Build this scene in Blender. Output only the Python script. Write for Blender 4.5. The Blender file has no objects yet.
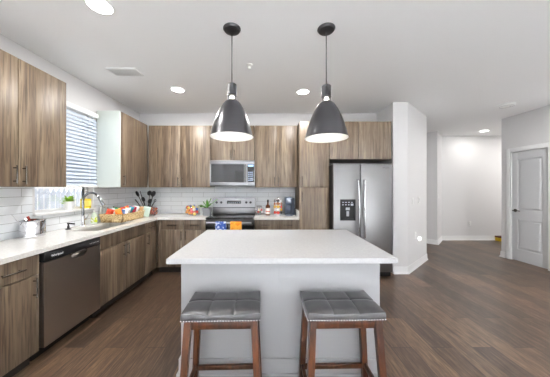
import bpy, bmesh, math, random
from mathutils import Vector, Matrix
random.seed(7)
SC = bpy.context.scene
COL = SC.collection
PI = math.pi

# ---------------------------------------------------------------- camera
F, PX, PY, CH = 228.0, 268.5, 188.0, 1.39
cd = bpy.data.cameras.new('camera'); cam = bpy.data.objects.new('camera', cd); COL.objects.link(cam)
cd.sensor_width = 36; cd.lens = 36*F/550; cd.shift_x = (275-PX)/550; cd.shift_y = (PY-188.5)/550
cd.clip_start = .02
cam.location = (0, 0, CH); cam.rotation_euler = (PI/2, 0, 0)
SC.camera = cam
SC.view_settings.view_transform = 'Standard'; SC.view_settings.look = 'None'
SC.view_settings.gamma = 1; SC.view_settings.use_curve_mapping = False
SC.view_settings.exposure = 0.52

# room dimensions (metres)
XL, YB, ZC = -2.42, 4.27, 2.785        # left wall, back wall, ceiling
XR, YR = 4.72, -4.6                    # right wall, wall behind the camera

# ---------------------------------------------------------------- world and daylight
w = bpy.data.worlds.new('sky'); SC.world = w; w.use_nodes = True
nt = w.node_tree; nt.nodes.clear()
out = nt.nodes.new('ShaderNodeOutputWorld'); bg = nt.nodes.new('ShaderNodeBackground')
sky = nt.nodes.new('ShaderNodeTexSky'); sky.sky_type = 'HOSEK_WILKIE'; sky.turbidity = 4; sky.ground_albedo = .5
sky.sun_direction = (0.35, -0.5, .8)
mx = nt.nodes.new('ShaderNodeMixRGB'); mx.inputs[0].default_value = .72; mx.inputs[2].default_value = (1, .985, .97, 1)
nt.links.new(sky.outputs[0], mx.inputs[1]); nt.links.new(mx.outputs[0], bg.inputs[0]); nt.links.new(bg.outputs[0], out.inputs[0])
bg.inputs[1].default_value = 1.3
def area(name, loc, rot, sx, sy, power, color=(1, 1, 1), portal=False):
    l = bpy.data.lights.new(name, 'AREA'); l.shape = 'RECTANGLE'; l.size = sx; l.size_y = sy
    l.energy = power; l.color = color
    o = bpy.data.objects.new(name, l); COL.objects.link(o); o.location = loc; o.rotation_euler = rot
    if portal: l.cycles.is_portal = True
    return o
# daylight entering the openings: the kitchen window and the glazed wall behind the camera
area('daylight_kitchen_window', (XL-.16, 2.75, 1.75), (0, -PI/2, 0), 1.3, .78, 1, portal=True)
REAR = [(-1.9, -.7), (.1, 1.3), (2.3, 3.9)]
for a, b in REAR:
    area('daylight_rear_window', ((a+b)/2, YR-.12, 1.45), (PI/2+.2, 0, 0), b-a, 1.9, 7*(b-a), (.96, .98, 1))

sl = bpy.data.lights.new('sun', 'SUN'); sl.energy = 150; sl.angle = .02; sl.color = (.92, .965, 1)
so = bpy.data.objects.new('sun', sl); COL.objects.link(so); so.rotation_euler = (math.radians(90-43), 0, math.radians(-4))
# ---------------------------------------------------------------- materials
def srgb(r, g, b):
    f = lambda c: (c/255/12.92) if c/255 <= .04045 else ((c/255+.055)/1.055)**2.4
    return (f(r), f(g), f(b), 1)
def mat(name, col, rough=.5, metal=0, spec=.5, **k):
    m = bpy.data.materials.new(name); m.use_nodes = True
    p = m.node_tree.nodes['Principled BSDF']
    p.inputs['Base Color'].default_value = col if len(col) == 4 else (*col, 1)
    p.inputs['Roughness'].default_value = rough; p.inputs['Metallic'].default_value = metal
    p.inputs['Specular IOR Level'].default_value = spec
    for a, v in k.items(): p.inputs[a].default_value = v
    return m
def N(m, t): return m.node_tree.nodes.new(t)
def L(m, a, b): m.node_tree.links.new(a, b)
def PB(m): return m.node_tree.nodes['Principled BSDF']
def coords(m, scale, kind='Object'):
    tc = N(m, 'ShaderNodeTexCoord'); mp = N(m, 'ShaderNodeMapping'); mp.inputs['Scale'].default_value = scale
    L(m, tc.outputs[kind], mp.inputs[0]); return mp
def ramp(m, fac, stops):
    r = N(m, 'ShaderNodeValToRGB'); e = r.color_ramp.elements
    while len(e) < len(stops): e.new(.5)
    for i, (p, c) in enumerate(stops): e[i].position = p; e[i].color = c
    L(m, fac, r.inputs[0]); return r
def bump(m, h, s, d=.01):
    b = N(m, 'ShaderNodeBump'); b.inputs['Strength'].default_value = s; b.inputs['Distance'].default_value = d
    L(m, h, b.inputs['Height']); L(m, b.outputs[0], PB(m).inputs['Normal'])

def wood(name, c0, c1, c2, scale, rough=.42, fine=1.0):
    m = mat(name, c1, rough)
    mp = coords(m, scale)
    oi = N(m, 'ShaderNodeObjectInfo'); ad = N(m, 'ShaderNodeVectorMath'); ad.operation = 'ADD'
    mu = N(m, 'ShaderNodeMath'); mu.operation = 'MULTIPLY'; mu.inputs[1].default_value = 37
    L(m, oi.outputs['Random'], mu.inputs[0]); L(m, mp.outputs[0], ad.inputs[0]); L(m, mu.outputs[0], ad.inputs[1])
    n = N(m, 'ShaderNodeTexNoise'); n.inputs['Scale'].default_value = 1; n.inputs['Detail'].default_value = 7
    n.inputs['Roughness'].default_value = .62; n.inputs['Distortion'].default_value = .9
    L(m, ad.outputs[0], n.inputs['Vector'])
    r = ramp(m, n.outputs[0], [(.30, c0), (.5, c1), (.68, c2)])
    n2 = N(m, 'ShaderNodeTexNoise'); n2.inputs['Scale'].default_value = 5*fine; n2.inputs['Detail'].default_value = 3
    L(m, ad.outputs[0], n2.inputs['Vector'])
    r2 = ramp(m, n2.outputs[0], [(.38, (.42, .38, .34, 1)), (.47, (1, 1, 1, 1))])
    mm = N(m, 'ShaderNodeMixRGB'); mm.blend_type = 'MULTIPLY'; mm.inputs[0].default_value = .75
    L(m, r.outputs[0], mm.inputs[1]); L(m, r2.outputs[0], mm.inputs[2]); L(m, mm.outputs[0], PB(m).inputs['Base Color'])
    bump(m, n2.outputs[0], .12, .002)
    return m
M = {}
M['wood'] = wood('cabinet_laminate', srgb(74, 60, 47), srgb(107, 91, 74), srgb(135, 119, 99), (15, 15, .7))
M['wood_h'] = wood('cabinet_laminate_edge', srgb(74, 60, 47), srgb(107, 91, 74), srgb(135, 119, 99), (15, 15, .7))
M['window_lit_wood'] = mat('window_lit_laminate', srgb(222, 230, 224), .35)  # cabinet wood with the window's glare put into its colour
M['cherry'] = wood('cherry_stained_wood', srgb(30, 14, 7), srgb(62, 32, 15), srgb(88, 50, 26), (14, 14, 1.2), .3)
M['wall'] = mat('white_wall_paint', srgb(222, 221, 221), .6)
M['ceil'] = mat('ceiling_paint', srgb(246, 246, 246), .75)
M['trim'] = mat('white_trim_paint', srgb(238, 238, 238), .35)
M['door'] = mat('door_paint', srgb(205, 206, 208), .4)
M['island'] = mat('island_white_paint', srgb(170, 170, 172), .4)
M['steel'] = mat('brushed_stainless', srgb(143, 143, 146), .27, 1)
M['steel_soft'] = mat('soft_stainless', srgb(124, 123, 123), .3, 1)
M['steel_dark'] = mat('dark_stainless', srgb(186, 178, 170), .3, 1)
M['chrome'] = mat('chrome', srgb(225, 225, 228), .06, 1)
M['faucet'] = mat('satin_chrome', srgb(150, 152, 156), .16, 1)
M['basin'] = mat('satin_basin_steel', srgb(205, 203, 198), .4, .6)
M['nickel'] = mat('brushed_nickel', srgb(118, 113, 108), .25, 1)
M['black'] = mat('black_plastic', srgb(22, 22, 24), .35)
M['blackglass'] = mat('black_glass', srgb(12, 12, 14), .06)
M['gap'] = mat('shadow_gap', srgb(40, 34, 30), .8)
M['gunmetal'] = mat('gunmetal', srgb(72, 71, 73), .3, .8)
M['white'] = mat('white_enamel', srgb(240, 240, 238), .4)
M['leather'] = mat('grey_leather', srgb(92, 94, 100), .3, 0, .9)
M['grey_pot'] = mat('grey_ceramic', srgb(128, 130, 134), .5)
M['leaf'] = mat('green_leaf', srgb(84, 138, 48), .45)
M['leaf_light'] = mat('lime_leaf', srgb(150, 190, 70), .5)
M['soil'] = mat('soil', srgb(60, 45, 35), .9)
M['slate'] = mat('slate_blue_plastic', srgb(72, 82, 100), .35)
M['water'] = mat('dark_liquid', srgb(90, 45, 20), .1)
def cmat(rgb, rough=.5, metal=0):
    k = 'c%02x%02x%02x_%d%d' % (*rgb, int(rough*10), int(metal*10))
    if k not in M: M[k] = mat('tint_'+k, srgb(*rgb), rough, metal)
    return M[k]
# brushed steel streaks
for k, sc in (('steel', (60, 60, 1.5)), ('steel_soft', (3, 3, 9)), ('steel_dark', (60, 60, 1.5))):
    m = M[k]; mp = coords(m, sc); n = N(m, 'ShaderNodeTexNoise'); n.inputs['Scale'].default_value = 4; L(m, mp.outputs[0], n.inputs['Vector'])
    mr = N(m, 'ShaderNodeMapRange'); mr.inputs['To Min'].default_value = .3; mr.inputs['To Max'].default_value = .42
    L(m, n.outputs[0], mr.inputs[0]); L(m, mr.outputs[0], PB(m).inputs['Roughness'])
# leather grain
m = M['leather']; mp = coords(m, (1, 1, 1)); n = N(m, 'ShaderNodeTexNoise'); n.inputs['Scale'].default_value = 12; n.inputs['Detail'].default_value = 5
L(m, mp.outputs[0], n.inputs['Vector']); r = ramp(m, n.outputs[0], [(.3, srgb(40, 40, 43)), (.7, srgb(70, 68, 69))]); L(m, r.outputs[0], PB(m).inputs['Base Color'])
v = N(m, 'ShaderNodeTexVoronoi'); v.inputs['Scale'].default_value = 220; L(m, mp.outputs[0], v.inputs['Vector']); bump(m, v.outputs[0], .15, .002)
# quartz
def quartz(name, c0, c1):
    m = mat(name, c1, .12); mp = coords(m, (1, 1, 1)); n = N(m, 'ShaderNodeTexNoise'); n.inputs['Scale'].default_value = 60; n.inputs['Detail'].default_value = 4
    L(m, mp.outputs[0], n.inputs['Vector']); r = ramp(m, n.outputs[0], [(.35, c0), (.6, c1)]); L(m, r.outputs[0], PB(m).inputs['Base Color']); return m
M['quartz'] = quartz('white_quartz', srgb(192, 192, 193), srgb(198, 198, 199))
M['quartz_cream'] = quartz('cream_quartz', srgb(214, 211, 206), srgb(226, 224, 220))
# subway tile (u along wall, z up)
def tile(name, axis):
    m = mat(name, srgb(214, 218, 220), .12)
    tc = N(m, 'ShaderNodeTexCoord'); sp = N(m, 'ShaderNodeSeparateXYZ'); cb = N(m, 'ShaderNodeCombineXYZ')
    L(m, tc.outputs['Object'], sp.inputs[0]); L(m, sp.outputs[axis], cb.inputs[0]); L(m, sp.outputs[2], cb.inputs[1])
    b = N(m, 'ShaderNodeTexBrick'); b.inputs['Scale'].default_value = 1; b.inputs['Brick Width'].default_value = .405; b.inputs['Row Height'].default_value = .0815
    b.inputs['Mortar Size'].default_value = .0022; b.inputs['Mortar Smooth'].default_value = .1
    b.inputs['Color1'].default_value = srgb(236, 240, 243); b.inputs['Color2'].default_value = srgb(244, 247, 250); b.inputs['Mortar'].default_value = srgb(178, 180, 180)
    L(m, cb.outputs[0], b.inputs['Vector']); L(m, b.outputs['Color'], PB(m).inputs['Base Color'])
    n = N(m, 'ShaderNodeTexNoise'); n.inputs['Scale'].default_value = 7; L(m, tc.outputs['Object'], n.inputs['Vector'])
    s = N(m, 'ShaderNodeMath'); s.operation = 'SUBTRACT'; L(m, n.outputs[0], s.inputs[0]); L(m, b.outputs['Fac'], s.inputs[1]); bump(m, s.outputs[0], .35, .004)
    return m
M['tile_l'] = tile('glossy_subway_tile_side', 1); M['tile_b'] = tile('glossy_subway_tile', 0)
# floor planks running along Y
m = mat('vinyl_plank_floor', srgb(90, 72, 58), .33); M['floor'] = m
tc = N(m, 'ShaderNodeTexCoord'); sp = N(m, 'ShaderNodeSeparateXYZ'); cb = N(m, 'ShaderNodeCombineXYZ')
L(m, tc.outputs['Object'], sp.inputs[0]); L(m, sp.outputs[1], cb.inputs[0]); L(m, sp.outputs[0], cb.inputs[1])
b = N(m, 'ShaderNodeTexBrick'); b.offset = .37; b.inputs['Scale'].default_value = 1; b.inputs['Brick Width'].default_value = 1.22; b.inputs['Row Height'].default_value = .178
b.inputs['Mortar Size'].default_value = .0026; b.inputs['Bias'].default_value = 0
b.inputs['Color1'].default_value = (0, 0, 0, 1); b.inputs['Color2'].default_value = (1, 1, 1, 1); b.inputs['Mortar'].default_value = (.5, .5, .5, 1)
L(m, cb.outputs[0], b.inputs['Vector'])
mp = N(m, 'ShaderNodeMapping'); mp.inputs['Scale'].default_value = (46, 3.2, 1); L(m, tc.outputs['Object'], mp.inputs[0])
ad = N(m, 'ShaderNodeVectorMath'); ad.operation = 'MULTIPLY_ADD'; ad.inputs[1].default_value = (9, 9, 9)
L(m, b.outputs['Color'], ad.inputs[0]); L(m, mp.outputs[0], ad.inputs[2])
n = N(m, 'ShaderNodeTexNoise'); n.inputs['Scale'].default_value = 1.6; n.inputs['Detail'].default_value = 8; n.inputs['Roughness'].default_value = .7; n.inputs['Distortion'].default_value = .5
L(m, ad.outputs[0], n.inputs['Vector'])
r = ramp(m, n.outputs[0], [(.28, srgb(50, 38, 30)), (.5, srgb(86, 68, 54)), (.72, srgb(132, 109, 88))])
hs = ramp(m, b.outputs['Color'], [(0, (.46, .46, .47, 1)), (.5, (.85, .83, .82, 1)), (1, (1.25, 1.2, 1.12, 1))])
mm = N(m, 'ShaderNodeMixRGB'); mm.blend_type = 'MULTIPLY'; mm.inputs[0].default_value = 1
L(m, r.outputs[0], mm.inputs[1]); L(m, hs.outputs[0], mm.inputs[2])
mk = N(m, 'ShaderNodeMixRGB'); L(m, b.outputs['Fac'], mk.inputs[0]); L(m, mm.outputs[0], mk.inputs[1]); mk.inputs[2].default_value = srgb(38, 30, 25)
L(m, mk.outputs[0], PB(m).inputs['Base Color']); bump(m, n.outputs[0], .2, .003)
# thin glass (a real pane: transparent with a reflection)
def thin_glass(name, tint=(1, 1, 1, 1), gl=.12):
    m = bpy.data.materials.new(name); m.use_nodes = True; m.node_tree.nodes.clear()
    o = N(m, 'ShaderNodeOutputMaterial'); t = N(m, 'ShaderNodeBsdfTransparent'); g = N(m, 'ShaderNodeBsdfGlossy'); x = N(m, 'ShaderNodeMixShader')
    t.inputs[0].default_value = tint; g.inputs['Roughness'].default_value = .03; x.inputs[0].default_value = gl
    L(m, t.outputs[0], x.inputs[1]); L(m, g.outputs[0], x.inputs[2]); L(m, x.outputs[0], o.inputs[0]); return m
M['glass'] = thin_glass('clear_glass'); M['glass_jar'] = thin_glass('jar_glass', (.93, .96, .97, 1), .18)
def emis(name, col, s):
    m = mat(name, col, .5); p = PB(m); p.inputs['Emission Color'].default_value = col; p.inputs['Emission Strength'].default_value = s; return m
M['lamp'] = emis('lamp_lens', (1, .98, .94, 1), 9); M['bulb'] = emis('bulb', (1, .93, .82, 1), 5)
M['led'] = emis('blue_display', (.45, .7, 1, 1), .5)
# woven wicker
m = mat('wicker', srgb(190, 152, 96), .7); M['wicker'] = m; mp = coords(m, (60, 60, 90)); n = N(m, 'ShaderNodeTexVoronoi'); n.inputs['Scale'].default_value = 1
L(m, mp.outputs[0], n.inputs['Vector']); r = ramp(m, n.outputs[0], [(.25, srgb(252, 228, 176)), (.9, srgb(168, 124, 70))]); L(m, r.outputs[0], PB(m).inputs['Base Color']); bump(m, n.outputs[0], .8, .01)
# towels
def cloth(name, c0, c1, sc):
    m = mat(name, c0, .9); mp = coords(m, (sc, sc, sc)); n = N(m, 'ShaderNodeTexNoise'); n.inputs['Scale'].default_value = 1; n.inputs['Detail'].default_value = 1
    L(m, mp.outputs[0], n.inputs['Vector']); r = ramp(m, n.outputs[0], [(.47, c0), (.53, c1)]); L(m, r.outputs[0], PB(m).inputs['Base Color']); return m
M['towel_blue'] = cloth('blue_white_towel', srgb(60, 92, 170), srgb(205, 215, 235), 28)
M['towel_orange'] = cloth('orange_towel', srgb(226, 130, 20), srgb(240, 170, 60), 20)

# ---------------------------------------------------------------- mesh helpers
def BM(): return bmesh.new()
def box(bm, x0, x1, y0, y1, z0, z1, bev=0, seg=2):
    if x0 > x1: x0, x1 = x1, x0
    if y0 > y1: y0, y1 = y1, y0
    if z0 > z1: z0, z1 = z1, z0
    t = bmesh.new()
    vs = [t.verts.new((x, y, z)) for x in (x0, x1) for y in (y0, y1) for z in (z0, z1)]
    for f in ((0,1,3,2), (4,6,7,5), (0,4,5,1), (2,3,7,6), (0,2,6,4), (1,5,7,3)): t.faces.new([vs[i] for i in f])
    if bev: bmesh.ops.bevel(t, geom=t.edges[:], offset=bev, segments=seg, affect='EDGES', profile=.5, clamp_overlap=True)
    join(bm, t); return bm
def join(bm, t, mtx=None):
    if mtx is not None: bmesh.ops.transform(t, matrix=mtx, verts=t.verts)
    mp = {v: bm.verts.new(v.co) for v in t.verts}
    for f in t.faces:
        try: nf = bm.faces.new([mp[v] for v in f.verts]); nf.material_index = f.material_index
        except ValueError: pass
    t.free()
def lathe(bm, prof, c=(0, 0, 0), seg=32, sx=1, sy=1, cap0=False, cap1=False):
    rings = []
    for r, z in prof:
        if r < 1e-6: rings.append([bm.verts.new((c[0], c[1], c[2]+z))])
        else: rings.append([bm.verts.new((c[0]+sx*r*math.cos(2*PI*i/seg), c[1]+sy*r*math.sin(2*PI*i/seg), c[2]+z)) for i in range(seg)])
    for a, b in zip(rings, rings[1:]):
        for i in range(seg):
            j = (i+1) % seg
            if len(a) == 1 and len(b) == 1: continue
            if len(a) == 1: bm.faces.new((a[0], b[j], b[i]))
            elif len(b) == 1: bm.faces.new((a[i], a[j], b[0]))
            else: bm.faces.new((a[i], a[j], b[j], b[i]))
    if cap0 and len(rings[0]) > 1: bm.faces.new(rings[0][::-1])
    if cap1 and len(rings[-1]) > 1: bm.faces.new(rings[-1])
    return bm
def cyl(bm, c, r, h, axis='Z', seg=24, bev=0):
    t = bmesh.new(); b = min(bev, r*.5, h*.4)
    prof = [(r, 0), (r, h)] if not b else [(r-b, 0), (r, b), (r, h-b), (r-b, h)]
    lathe(t, prof, seg=seg, cap0=True, cap1=True)
    if axis == 'X': R = Matrix.Rotation(PI/2, 4, 'Y')
    elif axis == 'Y': R = Matrix.Rotation(-PI/2, 4, 'X')
    else: R = Matrix.Identity(4)
    join(bm, t, Matrix.Translation(c) @ R); return bm
def tube(bm, pts, r, seg=10, closed=False, flat=1.0):
    pts = [Vector(p) for p in pts]; n = len(pts); rings = []
    rr = r if isinstance(r, (list, tuple)) else [r]*n
    up = None
    for i, p in enumerate(pts):
        if closed: d = (pts[(i+1) % n]-pts[i-1]).normalized()
        else: d = (pts[min(i+1, n-1)]-pts[max(i-1, 0)]).normalized()
        if up is None: up = Vector((0, 0, 1)) if abs(d.z) < .9 else Vector((1, 0, 0))
        s = d.cross(up).normalized(); up = s.cross(d).normalized()
        rings.append([bm.verts.new(p+(s*math.cos(2*PI*k/seg)+up*flat*math.sin(2*PI*k/seg))*rr[i]) for k in range(seg)])
    m = n if closed else n-1
    for i in range(m):
        a, b = rings[i], rings[(i+1) % n]
        for k in range(seg): bm.faces.new((a[k], a[(k+1) % seg], b[(k+1) % seg], b[k]))
    if not closed: bm.faces.new(rings[0][::-1]); bm.faces.new(rings[-1])
    return bm
def hexa(bm, q0, q1):
    """solid between two quads (lists of 4 points)"""
    a = [bm.verts.new(p) for p in q0]; b = [bm.verts.new(p) for p in q1]
    bm.faces.new(a[::-1]); bm.faces.new(b)
    for i in range(4): bm.faces.new((a[i], a[(i+1) % 4], b[(i+1) % 4], b[i]))
    return bm
def prism(bm, poly, z0, z1):
    a = [bm.verts.new((x, y, z0)) for x, y in poly]; b = [bm.verts.new((x, y, z1)) for x, y in poly]; n = len(poly)
    bm.faces.new(a[::-1]); bm.faces.new(b)
    for i in range(n): bm.faces.new((a[i], a[(i+1) % n], b[(i+1) % n], b[i]))
    return bm
def sphere(bm, c, r, sx=1, sy=1, sz=1, u=14, v=8):
    lathe(bm, [(r*math.sin(PI*i/v), -sz*r*math.cos(PI*i/v)) for i in range(v+1)], c, u, sx, sy); return bm

def root_of(o):
    while o.parent: o = o.parent
    return o
def obj(name, bm, material, parent=None, smooth=True, origin=None):
    """links a mesh; vertices are given in world space (or in the root's local space when the root sits at 0)"""
    bmesh.ops.remove_doubles(bm, verts=bm.verts, dist=1e-6)
    bmesh.ops.recalc_face_normals(bm, faces=bm.faces)
    off = root_of(parent).location if parent else (Vector(origin) if origin else Vector((0, 0, 0)))
    bmesh.ops.translate(bm, vec=-Vector(off), verts=bm.verts)
    me = bpy.data.meshes.new(name); bm.to_mesh(me); bm.free()
    me.materials.append(material)
    if smooth: me.shade_smooth(); me.set_sharp_from_angle(angle=math.radians(35))
    o = bpy.data.objects.new(name, me); COL.objects.link(o)
    if parent: o.parent = parent
    elif origin: o.location = origin
    return o
def tag(o, label, cat, group=None, kind=None):
    o['label'] = label; o['category'] = cat
    if group: o['group'] = group
    if kind: o['kind'] = kind
    return o
def thing(name, label, cat, loc, group=None):
    o = bpy.data.objects.new(name, None); COL.objects.link(o); o.location = loc; o.empty_display_size = .1
    return tag(o, label, cat, group)
def struct(name, bm, material, label=None, cat=None, parent=None):
    o = obj(name, bm, material, parent)
    if not parent:
        o['kind'] = 'structure'
        if label: o['label'] = label
        o['category'] = cat or name.split('_')[0]
    return o
def dup(root, loc=None, rotz=None, label=None):
    r = root.copy(); COL.objects.link(r)
    if loc: r.location = loc
    if rotz is not None: r.rotation_euler.z = rotz
    if label: r['label'] = label
    for ch in list(root.children):
        c = ch.copy(); COL.objects.link(c); c.parent = r
        for g in list(ch.children):
            d = g.copy(); COL.objects.link(d); d.parent = c
    return r
def lettering(txt, size, mtx, material, parent, name='logo_lettering', depth=.0006):
    cu = bpy.data.curves.new('tmp', 'FONT'); cu.body = txt; cu.size = size; cu.extrude = depth; cu.align_x = 'CENTER'; cu.align_y = 'CENTER'
    t = bpy.data.objects.new('tmp', cu); COL.objects.link(t)
    bpy.context.view_layer.update()
    me = bpy.data.meshes.new_from_object(t); bpy.data.objects.remove(t)
    bm = BM(); bm.from_mesh(me); bmesh.ops.transform(bm, matrix=mtx, verts=bm.verts)
    return obj(name, bm, material, parent, smooth=False)
FACE_Y = Matrix.Rotation(PI/2, 4, 'X')                                   # text facing -Y
FACE_X = Matrix.Rotation(PI/2, 4, 'Z') @ Matrix.Rotation(PI/2, 4, 'X')   # text facing +X

# ---------------------------------------------------------------- room shell
T = .15
bm = BM(); box(bm, XL-T, 8.6, YR-T, 7.3, -.1, 0); struct('floor', bm, M['floor'], 'dark brown wood plank floor', 'floor')
bm = BM(); box(bm, XL-T, 8.6, YR-T, 7.3, ZC, ZC+.1); struct('ceiling', bm, M['ceil'], 'white painted ceiling', 'ceiling')
WY0, WY1, WZ0, WZ1 = 2.36, 3.14, 1.10, 2.40
bm = BM()
box(bm, XL-T, XL, YR-T, WY0, 0, ZC); box(bm, XL-T, XL, WY1, YB+T, 0, ZC)
box(bm, XL-T, XL, WY0, WY1, 0, WZ0); box(bm, XL-T, XL, WY0, WY1, WZ1, ZC)
struct('wall_left', bm, M['wall'], 'white wall with the kitchen window', 'wall')
bm = BM(); box(bm, XL, 2.02, YB, YB+T, 0, ZC); struct('wall_back', bm, M['wall'], 'white wall behind the range and fridge', 'wall')
DIAG0, DIAG1 = (2.256, 3.70), (3.08, 4.44)
bm = BM(); prism(bm, [(2.02, 3.70), DIAG0, DIAG1, (3.08, 6.65), (2.02, 6.65)], 0, ZC)
struct('wall_beside_fridge', bm, M['wall'], 'white angled wall end beside the fridge', 'wall')
bm = BM(); prism(bm, [(3.08, 6.65), (4.14, 5.59), (4.62, 6.09), (8.4, 6.09), (8.4, 6.9), (3.08, 6.9)], 0, ZC)
struct('wall_hall_far', bm, M['wall'], 'white far wall of the hallway with an angled corner', 'wall')
DY0, DY1, DZ = 3.84, 4.44, 2.085
bm = BM()
box(bm, XR, XR+T, YR-T, DY0, 0, ZC); box(bm, XR, XR+T, DY1, 4.62, 0, ZC); box(bm, XR, XR+T, DY0, DY1, DZ, ZC)
struct('wall_right', bm, M['wall'], 'white wall with the closed panelled door', 'wall')
bm = BM(); box(bm, XR+T, 8.6, 4.47, 4.62, 0, ZC); struct('wall_hall_near', bm, M['wall'])
bm = BM(); box(bm, 8.4, 8.55, 4.62, 6.09, 0, ZC); struct('wall_hall_end', bm, M['wall'])
bm = BM(); xs = [XL] + [v for ab in REAR for v in ab] + [XR]
for i in range(0, len(xs), 2): box(bm, xs[i], xs[i+1], YR-T, YR, 0, ZC)
for a, b_ in REAR: box(bm, a, b_, YR-T, YR, 2.4, ZC); box(bm, a, b_, YR-T, YR, 0, .5)
struct('wall_rear', bm, M['wall'])
for k, (a, b_) in enumerate(REAR):
    bm = BM()
    for x0, x1, z0, z1 in ((a, a+.05, .5, 2.4), (b_-.05, b_, .5, 2.4), (a+.05, b_-.05, .5, .55), (a+.05, b_-.05, 2.35, 2.4), (a+.05, b_-.05, 1.42, 1.47)):
        box(bm, x0, x1, YR-.09, YR-.03, z0, z1)
    struct('window_%d' % (k+2), bm, M['trim'])
# kitchen window
bm = BM(); fx0, fx1 = XL-.12, XL-.08
for y0, y1, z0, z1 in ((WY0, WY0+.045, WZ0, WZ1), (WY1-.045, WY1, WZ0, WZ1), (WY0+.045, WY1-.045, WZ0, WZ0+.05), (WY0+.045, WY1-.045, WZ1-.05, WZ1), (WY0+.045, WY1-.045, 1.74, 1.79)):
    box(bm, fx0, fx1, y0, y1, z0, z1, .004)
win = struct('window_1', bm, M['trim'], 'white framed kitchen window over the sink', 'window')
bm = BM(); box(bm, XL-.102, XL-.098, WY0+.045, WY1-.045, WZ0+.05, 1.74); box(bm, XL-.102, XL-.098, WY0+.045, WY1-.045, 1.79, WZ1-.05)
obj('pane', bm, M['glass'], win)
bm = BM(); box(bm, XL-.08, XL+.05, WY0-.03, WY1+.0, WZ0, WZ0+.022, .005); obj('window_sill', bm, M['trim'], win)
# backsplash tiles
bm = BM(); box(bm, XL, XL+.008, .8, WY0-.03, .915, 1.40); box(bm, XL, XL+.008, WY0-.03, WY1, .915, WZ0); box(bm, XL, XL+.008, WY1+.002, YB, .915, 1.40)
struct('trim_side_backsplash', bm, M['tile_l'], 'glossy white tile backsplash under the window', 'backsplash')
bm = BM(); box(bm, XL+.008, .496, YB-.008, YB, .915, 1.40)
struct('trim_back_backsplash', bm, M['tile_b'], 'glossy pale tile backsplash behind the range', 'backsplash')
# baseboards
def baseboard(name, pts, h=.115, t=.014):
    bm = BM()
    def off(P, d):
        res = []
        for i, p in enumerate(P):
            p = Vector(p); ns = []
            if i > 0: e = (p-Vector(P[i-1])).normalized(); ns.append(Vector((e.y, -e.x)))
            if i < len(P)-1: e = (Vector(P[i+1])-p).normalized(); ns.append(Vector((e.y, -e.x)))
            n = ns[0] if len(ns) == 1 else (ns[0]+ns[1])/(1+ns[0].dot(ns[1]))
            res.append(p+n*d)
        return res
    for (za, zb, tt) in ((0, h, t), (0, .025, t+.012)):
        o_ = off(pts, tt); i_ = off(pts, 0.0005)
        for k in range(len(pts)-1):
            a, b, c, d = i_[k], o_[k], o_[k+1], i_[k+1]
            hexa(bm, [(*a, za), (*b, za), (*c, za), (*d, za)], [(*a, zb), (*(a+(b-a)*.6), zb), (*(d+(c-d)*.6), zb), (*d, zb)])
    struct(name, bm, M['trim'])
baseboard('baseboard_beside_fridge', [(2.02, 3.70), DIAG0, DIAG1, (3.08, 6.6)])
baseboard('baseboard_hall', [(3.12, 6.61), (4.14, 5.59), (4.62, 6.09), (8.4, 6.09)])
baseboard('baseboard_right', [(5.6, 4.62), (4.86, 4.62), (XR, 4.62), (XR, 4.535)])
baseboard('baseboard_right_near', [(XR, DY0-.09), (XR, YR)])
baseboard('baseboard_left', [(XL, YR), (XL, .78)])

bm = BM(); box(bm, -2.1, 4.4, -4.3, .25, .001, .012, .004)
tag(obj('bounce_reflector', bm, mat('bounce_sheet_white', srgb(240, 240, 241), .95), origin=(1.1, -2.4, 0)), 'added unseen pale sheet behind the kitchen, bouncing sun onto the ceiling', 'reflector')  # unseen pale sheet added to bounce sunlight up to the ceiling
# door in the right wall (faces -X)
bm = BM()
yy0, yy1, zz = DY0+.006, DY1-.006, DZ-.006
px0, px1 = yy0+.095, yy1-.095
panels = [(.23, .80), (.97, zz-.14)]
# slab with recessed panels: stiles + rails + recessed fields
X0 = XR+.018
box(bm, X0, X0+.035, yy0, px0, .012, zz, .002); box(bm, X0, X0+.035, px1, yy1, .012, zz, .002)
zs = [.012, panels[0][0], panels[0][1], panels[1][0], panels[1][1], zz]
for i in (0, 2, 4): box(bm, X0, X0+.035, px0, px1, zs[i], zs[i+1])
for z0, z1 in panels:
    box(bm, X0+.022, X0+.03, px0, px1, z0, z1)
    hexa(bm, [(X0+.022, px0+.02, z0+.02), (X0+.022, px1-.02, z0+.02), (X0+.022, px1-.02, z1-.02), (X0+.022, px0+.02, z1-.02)],
             [(X0+.004, px0+.045, z0+.045), (X0+.004, px1-.045, z0+.045), (X0+.004, px1-.045, z1-.045), (X0+.004, px0+.045, z1-.045)])
dr = struct('door_1', bm, M['door'], 'closed light grey two-panel door with lever handle', 'door')
bm = BM(); cw = .075
box(bm, XR-.016, XR, DY0-cw, DY0, 0, DZ+cw, .004); box(bm, XR-.016, XR, DY1, DY1+cw, 0, DZ+cw, .004); box(bm, XR-.016, XR, DY0, DY1, DZ, DZ+cw, .004)
box(bm, XR, XR+.05, DY0, DY0+.004, 0, DZ); box(bm, XR, XR+.05, DY1-.004, DY1, 0, DZ); box(bm, XR, XR+.05, DY0, DY1, DZ-.004, DZ)
obj('door_casing', bm, M['trim'], dr)
bm = BM(); hy = yy1-.06
cyl(bm, (X0-.008, hy, .96), .03, .01, 'X'); cyl(bm, (X0-.05, hy, .96), .01, .045, 'X')
tube(bm, [(X0-.05, hy+.005, .96), (X0-.053, hy-.05, .962), (X0-.05, hy-.12, .958)], [.011, .010, .007])
obj('door_handle', bm, M['nickel'], dr)

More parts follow.
